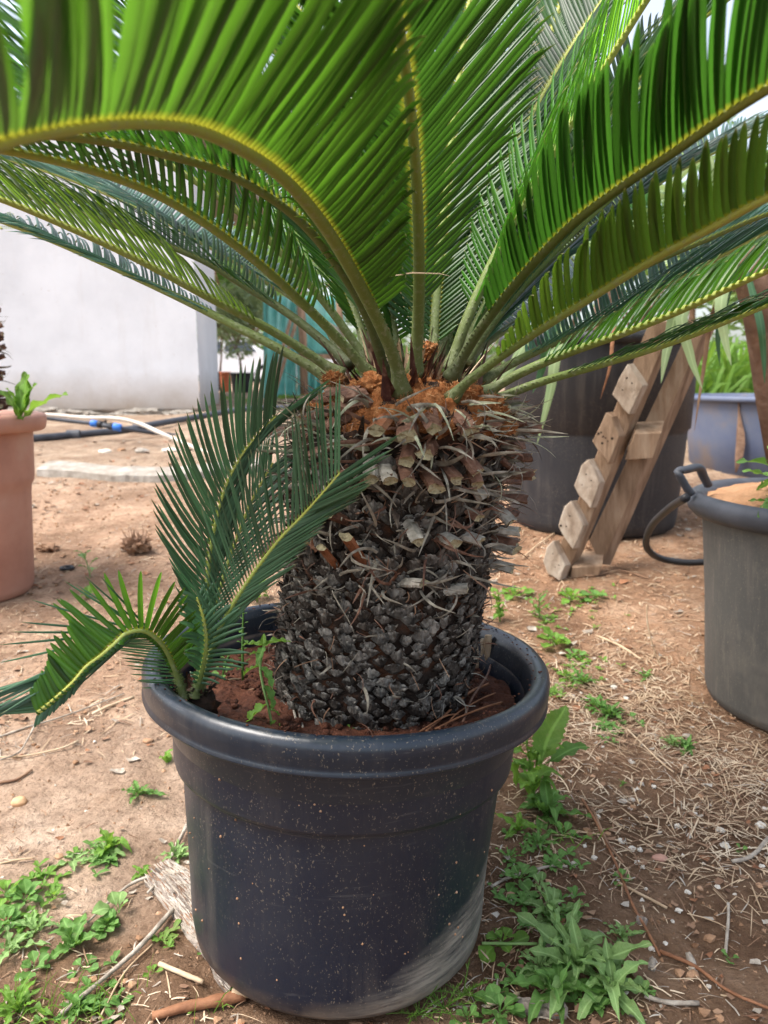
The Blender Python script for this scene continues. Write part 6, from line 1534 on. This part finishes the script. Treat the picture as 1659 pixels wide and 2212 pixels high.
# trees and hedges behind
random.seed(70)
for i, (u, d, h_, cr_, mt, lb) in enumerate([(470, 30, 6.5, 2.6, 'hedge', 'leafy tree behind the white cars'), (560, 34, 7.5, 3.0, 'olive', 'grey green tree behind the second white car'), (660, 30, 7.0, 3.0, 'hedge', 'tall tree behind the teal shelter'), (790, 33, 8.0, 3.4, 'hedge', 'wide tree beyond the shelter, behind the trunk top'),
                                      (930, 30, 7.5, 3.2, 'olive', 'grey green tree beyond the crown centre'), (1080, 27, 6.5, 3.0, 'hedge', 'leafy tree beyond the big black tub'), (1220, 30, 8.0, 3.3, 'hedge', 'large tree behind the right hand fronds'), (1370, 24, 6.5, 2.6, 'hedge', 'leafy tree above the leaning pallet'), (1500, 22, 7.0, 2.6, 'hedge', 'bright tree behind the blue basin'), (1640, 20, 6.0, 2.4, 'hedge', 'leafy tree at the far right edge'), (300, 36, 8.5, 3.4, 'hedge', 'tree top rising behind the white building'), (60, 34, 8.0, 3.2, 'hedge', 'tree behind the left end of the white building')]):
    tree(gd(d, u), h_, cr_, lb, mt, 'tree', 1800, .34, .14, 6, .55, squash=1.1)
# low hedge mass closing the horizon
g = MB()
for k in range(46):
    a = R(-62+k*2.8); dd_ = 42; c = Vector((math.sin(a)*dd_, math.cos(a)*dd_, .55+1.1)); leafcloud(g, c, 1.7, 1.2, 1.9, 420, .45)
o = link('far_hedge', g.mesh('far_hedge', MAT['hedge'], smooth=False)); tag(o, 'distant green thicket closing the view', 'thicket', kind='stuff')

# ------------------------------------------------------------------ right background: tub, basin, pallet, grey pot
TB = PX(1275, 1150, 3.3); TB.z = gz(TB.x, TB.y)-.02
tub = empty('nursery_tub', TB, 'very large black nursery tub with a dusty foot behind the leaning pallet', 'tub')
ht = PX(1275, 722, 3.2).z-TB.z
def tw(a, z): return .006*noise.noise(Vector((math.cos(a)*2, math.sin(a)*2, z*3)))
lathe_obj('tub_body', [(0, 0), (.33, 0), (.345, .015), (.352, .05), (.372, ht*.5), (.374, ht*.52), (.384, ht*.53), (.395, ht*.94)], MAT['tub'], tub, TB, 96, tw)
lathe_obj('rim', [(.395, ht*.94), (.418, ht*.945), (.422, ht*.97), (.418, ht*.99), (.405, ht), (.39, ht*.98), (.385, ht*.85)], MAT['tub'], tub, TB, 96, tw)
g = MB(); lathe(g, [(0, ht*.9), (.39, ht*.88)], 48, TB); g.build('soil', MAT['potsoil'], tub)
BB = PX(1700, 1030, 4.55); BB.z = gz(BB.x, BB.y)-.04
bas = empty('plastic_basin', BB, 'wide blue grey plastic tub with a torn brown slit in its side', 'tub')
hb = PX(1700, 857, 4.2).z-BB.z
lathe_obj('basin_body', [(0, 0), (.52, 0), (.55, .02), (.575, hb*.5), (.60, hb*.93)], MAT['basin'], bas, BB, 96)
lathe_obj('rim', [(.60, hb*.93), (.628, hb*.935), (.632, hb*.97), (.625, hb), (.60, hb), (.59, hb*.9)], MAT['basin'], bas, BB, 96)
g = MB(); lathe(g, [(0, hb*.8), (.59, hb*.8)], 48, BB); g.build('soil', MAT['orangesoil'], bas)
def onlathe(c, rad, u, v):
    r_ = ray(u, v); A = r_.x**2+1; B = -2*(r_.x*c.x+c.y); C_ = c.x**2+c.y**2-rad**2; D = B*B-4*A*C_
    y = (-B-math.sqrt(max(0, D)))/(2*A); return Vector((r_.x*y, y, H+r_.z*y))
g = MB(); vs = []; fs = []
for i, (u, v, wpx) in enumerate([(1597, 868, 1), (1597, 890, 2), (1598, 910, 5), (1600, 935, 9), (1600, 960, 10), (1597, 985, 9), (1593, 1005, 5), (1591, 1020, 1)]):
    for s, pr in ((-1, .002), (0, .016), (1, .002)):
        p = onlathe(BB, .60, u+s*wpx, v); vs.append(p+(Vector((p.x-BB.x, p.y-BB.y, 0)).normalized())*pr)
for i in range(7):
    a = i*3; fs += [(a, a+1, a+4, a+3), (a+1, a+2, a+5, a+4)]
g.add(vs, fs); link('torn_slit', g.mesh('torn_slit', MAT['trunk']), bas)

# grey pot in the right foreground
GC = PX(1800, 1400, 1.69); GC.z = gz(GC.x, GC.y)-.012
gpt = empty('plant_pot', GC, 'big dusty grey black pot with a lug handle at the right edge', 'pot')
hg = PX(1520, 1088, 1.58).z-GC.z
lathe_obj('pot_body', [(0, 0), (.245, 0), (.26, .008), (.267, .03), (.285, hg*.5), (.305, hg*.9)], MAT['pot_grey'], gpt, GC, 128, potwob)
lathe_obj('rim', [(.305, hg*.9), (.325, hg*.895), (.337, hg*.92), (.342, hg*.955), (.335, hg*.985), (.32, hg), (.305, hg*.985), (.297, hg*.94), (.29, hg*.8)], MAT['pipe'], gpt, GC, 128, potwob)
vs = []; fs = []; g = MB()
for j in range(25):
    r_ = .30*j/24
    for k in range(80):
        a = 6.28318*k/80; p = Vector((r_*math.cos(a), r_*math.sin(a), hg*.955)); p.z += .05*(1-(j/24)**2)+.012*noise.fractal(p*25, .7, 2, 3); vs.append(p+GC)
for j in range(24):
    for k in range(80): a = j*80+k; b = j*80+(k+1) % 80; fs.append((a, b, b+80, a+80))
g.add(vs, fs); g.build('soil', MAT['orangesoil'], gpt)
# lug handle
hp = [onlathe(GC, .34, 1500, 1068)]
g = MB(); Y0 = hp[0].y+.01
tube(g, catmull([PX(u, v, Y0+dd_) for u, v, dd_ in [(1494, 1068, 0), (1478, 1045, 0), (1466, 1020, 0), (1485, 1014, .02), (1510, 1010, .05), (1520, 1030, .07), (1530, 1048, .08)]], 5), .0115, 9, flat=.8); link('handle', g.mesh('handle', MAT['pipe']), gpt)
weed(0, 0, 'jagged leaved weed growing in the grey pot at the right edge', 'lobed', 'weed', 16, .20, (10, 75), base=GC+Vector((-.15, -.06, hg*.955+.035)))
weed(0, 0, 'flat trailing weed on the orange soil of the grey pot', 'lobed', 'weed', 9, .12, (2, 30), base=GC+Vector((-.19, -.12, hg*.955+.02)))
# black hose looping out to the ground
hs = [PX(1482, 1075, 1.64), PX(1450, 1095, 1.8), PX(1412, 1130, 2.0), PX(1396, 1165, 2.1), PX(1402, 1190, 2.15), PX(1430, 1207, 2.2), PX(1480, 1215, 2.2), PX(1530, 1214, 2.2), PX(1600, 1212, 2.2)]
g = MB(); tube(g, catmull(hs, 8), .0098, 10); o = link('rubber_hose', g.mesh('rubber_hose', MAT['blackpl'])); tag(o, 'black rubber hose looping down from the grey pot rim to the ground', 'hose')

# pallet leaning against the tub
pa = empty('wooden_pallet', G(1240, 1250), 'weathered wooden pallet standing on edge and leaning to the right against the big tub', 'pallet')
NB = Vector((.25, -1, .12)).normalized()
def quadprism(q, d, th, mat, name, depth_dir=Vector((.55, .83, -.05)), dds=(0, 0, 0, 0)):
    """solid whose near face has four corners at the given places, th metres deep"""
    f = [PX(u, v, d+e) for (u, v), e in zip(q, dds)]; n_ = (f[1]-f[0]).cross(f[3]-f[0]).normalized()
    if n_.y < 0: n_ = -n_
    dv = depth_dir.normalized()*th; bk = [p+dv for p in f]
    g = MB(); g.add(f+bk, [(0, 1, 2, 3), (7, 6, 5, 4), (0, 4, 5, 1), (1, 5, 6, 2), (2, 6, 7, 3), (3, 7, 4, 0)]); o = link(name, g.mesh(name, MAT[mat], smooth=False), pa); bevel(o, .004); return f
def cpx(p): return (1157.9+p[0]*.4081, 743.1+p[1]*.4081)
def prism(poly, d, mat, name, off=(12, -2), dep=.05, top_d=0.0, bev=.003):
    """solid piece of timber: near face through the given corners, dep metres thick; top_d leans the top back"""
    ys = [p[1] for p in poly]; y0, y1 = min(ys), max(ys); g = MB(); n = len(poly); fr_ = []; bk = []
    for p in poly:
        u, v = cpx(p); dd_ = d+top_d*(y1-p[1])/max(1, y1-y0)
        fr_.append(PX(u, v, dd_)); bk.append(PX(u+off[0], v+off[1], dd_+dep))
    g.add(fr_+bk, [tuple(range(n)), tuple(range(2*n-1, n-1, -1))]+[(k, k+n, (k+1) % n+n, (k+1) % n) for k in range(n)])
    return bevel(link(name, g.mesh(name, MAT[mat], smooth=False), pa), bev)
prism([(600, -120), (727, -120), (160, 1232), (60, 1228)], 2.53, 'wood', 'rail', (15, -2), .05, .12)
prism([(828, -120), (915, -120), (345, 1168), (280, 1040)], 2.60, 'wood', 'rail', (20, 2), .06, .12)
random.seed(6)
for i, (poly, mt, holes) in enumerate([
    ([(485, 105), (565, 222), (492, 375), (435, 305), (402, 268), (440, 180)], 'wood_sunlit', [(480, 180, 4), (507, 208, 3), (457, 243, 3)]),
    ([(370, 362), (400, 385), (442, 488), (385, 635), (325, 560), (297, 515), (335, 440)], 'wood', [(330, 475, 5), (345, 468, 4), (355, 490, 4), (350, 525, 5), (380, 515, 3), (403, 500, 5), (368, 497, 3)]),
    ([(275, 610), (335, 735), (288, 872), (225, 800), (200, 750), (240, 640)], 'wood_sunlit', [(265, 690, 3), (243, 745, 2.5), (292, 722, 2.5)]),
    ([(185, 830), (250, 962), (195, 1088), (140, 1010), (117, 965), (150, 860)], 'wood_sunlit', [(178, 910, 3), (130, 962, 5), (160, 965, 3)]),
    ([(90, 1040), (155, 1172), (125, 1255), (60, 1215), (35, 1150), (55, 1075)], 'wood_sunlit', [(88, 1110, 2), (120, 1170, 2), (100, 1180, 2)])]):
    d_ = 2.55-.02*i
    # break the sawn outline slightly
    out = []
    for k in range(len(poly)):
        a, b = poly[k], poly[(k+1) % len(poly)]; out.append(a)
        if math.hypot(a[0]-b[0], a[1]-b[1]) > 70: out.append(((a[0]+b[0])/2+rnd(-4, 4), (a[1]+b[1])/2+rnd(-3, 3)))
    o = prism(out, d_, mt, 'board_end', (13, -2), .055, .02)
    for (hx, hy, hr) in holes:
        hg_ = MB(); y1 = max(p[1] for p in out); y0 = min(p[1] for p in out); dh = d_+.02*(y1-hy)/(y1-y0); u, v = cpx((hx, hy)); p = PX(u, v, dh); rr = hr*.4081/F*dh*1.4
        tube(hg_, [p+Vector((0, .004, 0)), p-Vector((0, .0008, 0))], [rr, rr], 8, hint=ZUP, jit=.2); link('nail_hole', hg_.mesh('nail_hole', MAT['hole'], smooth=False), o)
prism([(520, 475), (665, 468), (618, 606), (468, 616)], 2.575, 'wood', 'block', (6, -26), .10)
prism([(190, 1182), (352, 1174), (332, 1226), (178, 1244)], 2.53, 'wood', 'block', (4, -34), .10)
# strap-leaved plant hanging over the pallet
yk = empty('yucca', PX(1700, 900, 2.3), 'yucca with rough brown stem at the right edge, pale strap leaves hanging over the pallet', 'yucca')
g = MB(); tube(g, [PX(1690, 1000, 2.5), PX(1668, 860, 2.45), PX(1655, 740, 2.4), PX(1640, 640, 2.35), PX(1600, 540, 2.3)], [.045, .05, .055, .055, .04], 14, jit=.07); link('trunk', g.mesh('trunk', MAT['trunk']), yk)
random.seed(15)
def strap(pts, wd, mat, name='strap_leaf'):
    g = MB(); P = catmull([PX(*p) for p in pts], 4); n = len(P)
    ribbon(g, P, [wd*min(1, .45+2*i/n)*(1-(i/(n-1))**3)+.0004 for i in range(n)], Vector((0, -1, .15)), .25); link(name, g.mesh(name, MAT[mat]), yk)
strap([(1600, 540, 2.3), (1480, 640, 2.25), (1445, 740, 2.22), (1428, 828, 2.2)], .020, 'yucca'); strap([(1600, 540, 2.3), (1480, 660, 2.2), (1490, 760, 2.2), (1518, 842, 2.2)], .018, 'yucca')
strap([(1600, 540, 2.3), (1560, 640, 2.2), (1565, 720, 2.2), (1580, 790, 2.2)], .018, 'yucca'); strap([(1600, 540, 2.3), (1540, 680, 2.4), (1520, 800, 2.4), (1500, 930, 2.4)], .008, 'straw_brown')
strap([(1600, 540, 2.3), (1500, 600, 2.25), (1440, 700, 2.2), (1330, 860, 2.15)], .008, 'redstick') if False else None
strap([(1600, 540, 2.3), (1570, 640, 2.3), (1552, 720, 2.3), (1555, 790, 2.3)], .012, 'yucca_dark'); strap([(1600, 540, 2.3), (1640, 680, 2.2), (1650, 760, 2.2), (1652, 830, 2.2)], .012, 'yucca_dark')
for k in range(46):
    a = rnd(0, 6.28); e = rnd(-.3, 1.3); L = rnd(.4, .75); c = PX(1600, 540, 2.3); d = Vector((math.cos(a)*math.cos(e), math.sin(a)*math.cos(e), math.sin(e)))
    if d.y < -.3: d.y *= -1
    g = MB(); pts = [c+d*L*t+Vector((0, 0, -.28*L*t*t)) for t in (0, .2, .4, .6, .8, 1)]; ribbon(g, pts, [.009, .016, .017, .014, .009, .0006], Vector((0, 0, 1)) if abs(d.z) < .8 else Vector((1, 0, 0)), .3); link('strap_leaf', g.mesh('strap_leaf', MAT[random.choice(['yucca', 'yucca_dark', 'yucca'])]), yk)
# second strap-leaved plant in the big tub
yk2 = empty('yucca', TB+Vector((0, 0, ht*.9)), 'strap leaved yucca growing in the big black tub behind the cycad crown', 'yucca')
g = MB(); tube(g, [TB+Vector((0, 0, ht*.85)), TB+Vector((.02, 0, ht+.12)), TB+Vector((.05, 0, ht+.35))], [.06, .05, .045], 14, jit=.07); link('trunk', g.mesh('trunk', MAT['trunk']), yk2)
for (pts, wd, mt) in [([(1230, 640, 3.2), (1205, 740, 2.85), (1190, 840, 2.8), (1160, 960, 2.8)], .022, 'yucca'), ([(1210, 620, 3.2), (1140, 730, 2.9), (1100, 800, 2.85), (1060, 830, 2.85)], .018, 'yucca'), ([(1230, 640, 3.2), (1190, 720, 2.85), (1170, 800, 2.85), (1150, 850, 2.85)], .018, 'yucca_dark'), ([(1340, 640, 3.1), (1325, 720, 2.85), (1318, 790, 2.8), (1297, 862, 2.8)], .007, 'redstick')]:
    g = MB(); P = catmull([PX(*p) for p in pts], 4); n = len(P); ribbon(g, P, [wd*min(1, .45+2*i/n)*(1-(i/(n-1))**3)+.0004 for i in range(n)], Vector((0, -1, .15)), .25); link('strap_leaf', g.mesh('strap_leaf', MAT[mt]), yk2)
for k in range(60):
    a = rnd(0, 6.28); e = rnd(-.2, 1.35); L = rnd(.5, .95); c = TB+Vector((.05, 0, ht+.35)); d = Vector((math.cos(a)*math.cos(e), math.sin(a)*math.cos(e), math.sin(e)))
    g = MB(); pts = [c+d*L*t+Vector((0, 0, -.30*L*t*t)) for t in (0, .2, .4, .6, .8, 1)]; ribbon(g, pts, [.012, .022, .024, .019, .012, .0006], Vector((0, 0, 1)) if abs(d.z) < .8 else Vector((1, 0, 0)), .3); link('strap_leaf', g.mesh('strap_leaf', MAT[random.choice(['yucca', 'yucca_dark', 'yucca_dark', 'yucca'])]), yk2)
# tall bright weeds behind the basin
random.seed(91)
for i, (u, d, lb) in enumerate([(1480, 5.8, 'bright grassy clump left behind the blue grey tub'), (1540, 6.2, 'bright tall grassy clump behind the middle of the blue grey tub'), (1610, 5.9, 'light green leafy clump behind the torn slit of the blue grey tub'), (1660, 6.4, 'grassy clump behind the blue grey tub at the right edge')]):
    b = gd(d, u); t = empty('grass_clump', b, lb, 'plant', 'bright clumps behind the blue tub')
    g = MB()
    for k in range(130):
        p = Vector((rnd(-.22, .22), rnd(-.2, .2), 0)); dr = Vector((rnd(-.5, .5), rnd(-.4, .4), 1)).normalized(); L = rnd(.35, .95)
        ribbon(g, [p, p+dr*L*.5, p+dr*L*.85+Vector((dr.x*.15*L, 0, -.06*L)), p+dr*L+Vector((dr.x*.3*L, 0, -.18*L))], [.010, .016, .010, .001], Vector((rnd(-1, 1), -1, .2)), .25)
    link('blades', g.mesh('blades', MAT['weed_bright']), t, m=Matrix.Identity(4))

# ------------------------------------------------------------------ put every mesh's origin on the mesh itself
skip = {'ground', 'pot_body', 'rim', 'wall', 'tub_body'}
bpy.context.view_layer.update()
for o in list(bpy.data.objects):
    if o.type != 'MESH' or o.name.split('.')[0] in skip or o.data.users > 1: continue
    if o.matrix_basis != Matrix.Identity(4): continue
    vs = o.data.vertices
    if not len(vs): continue
    xs = [v.co.x for v in vs]; ys = [v.co.y for v in vs]; zs = [v.co.z for v in vs]
    c = Vector(((min(xs)+max(xs))/2, (min(ys)+max(ys))/2, min(zs)))
    if c.length < .2 and o.parent is not None and o.parent.type == 'EMPTY': pass
    o.data.transform(Matrix.Translation(-c)); o.matrix_basis = Matrix.Translation(c)
    for ch in o.children: ch.matrix_parent_inverse = Matrix.Translation(-c) @ ch.matrix_parent_inverse
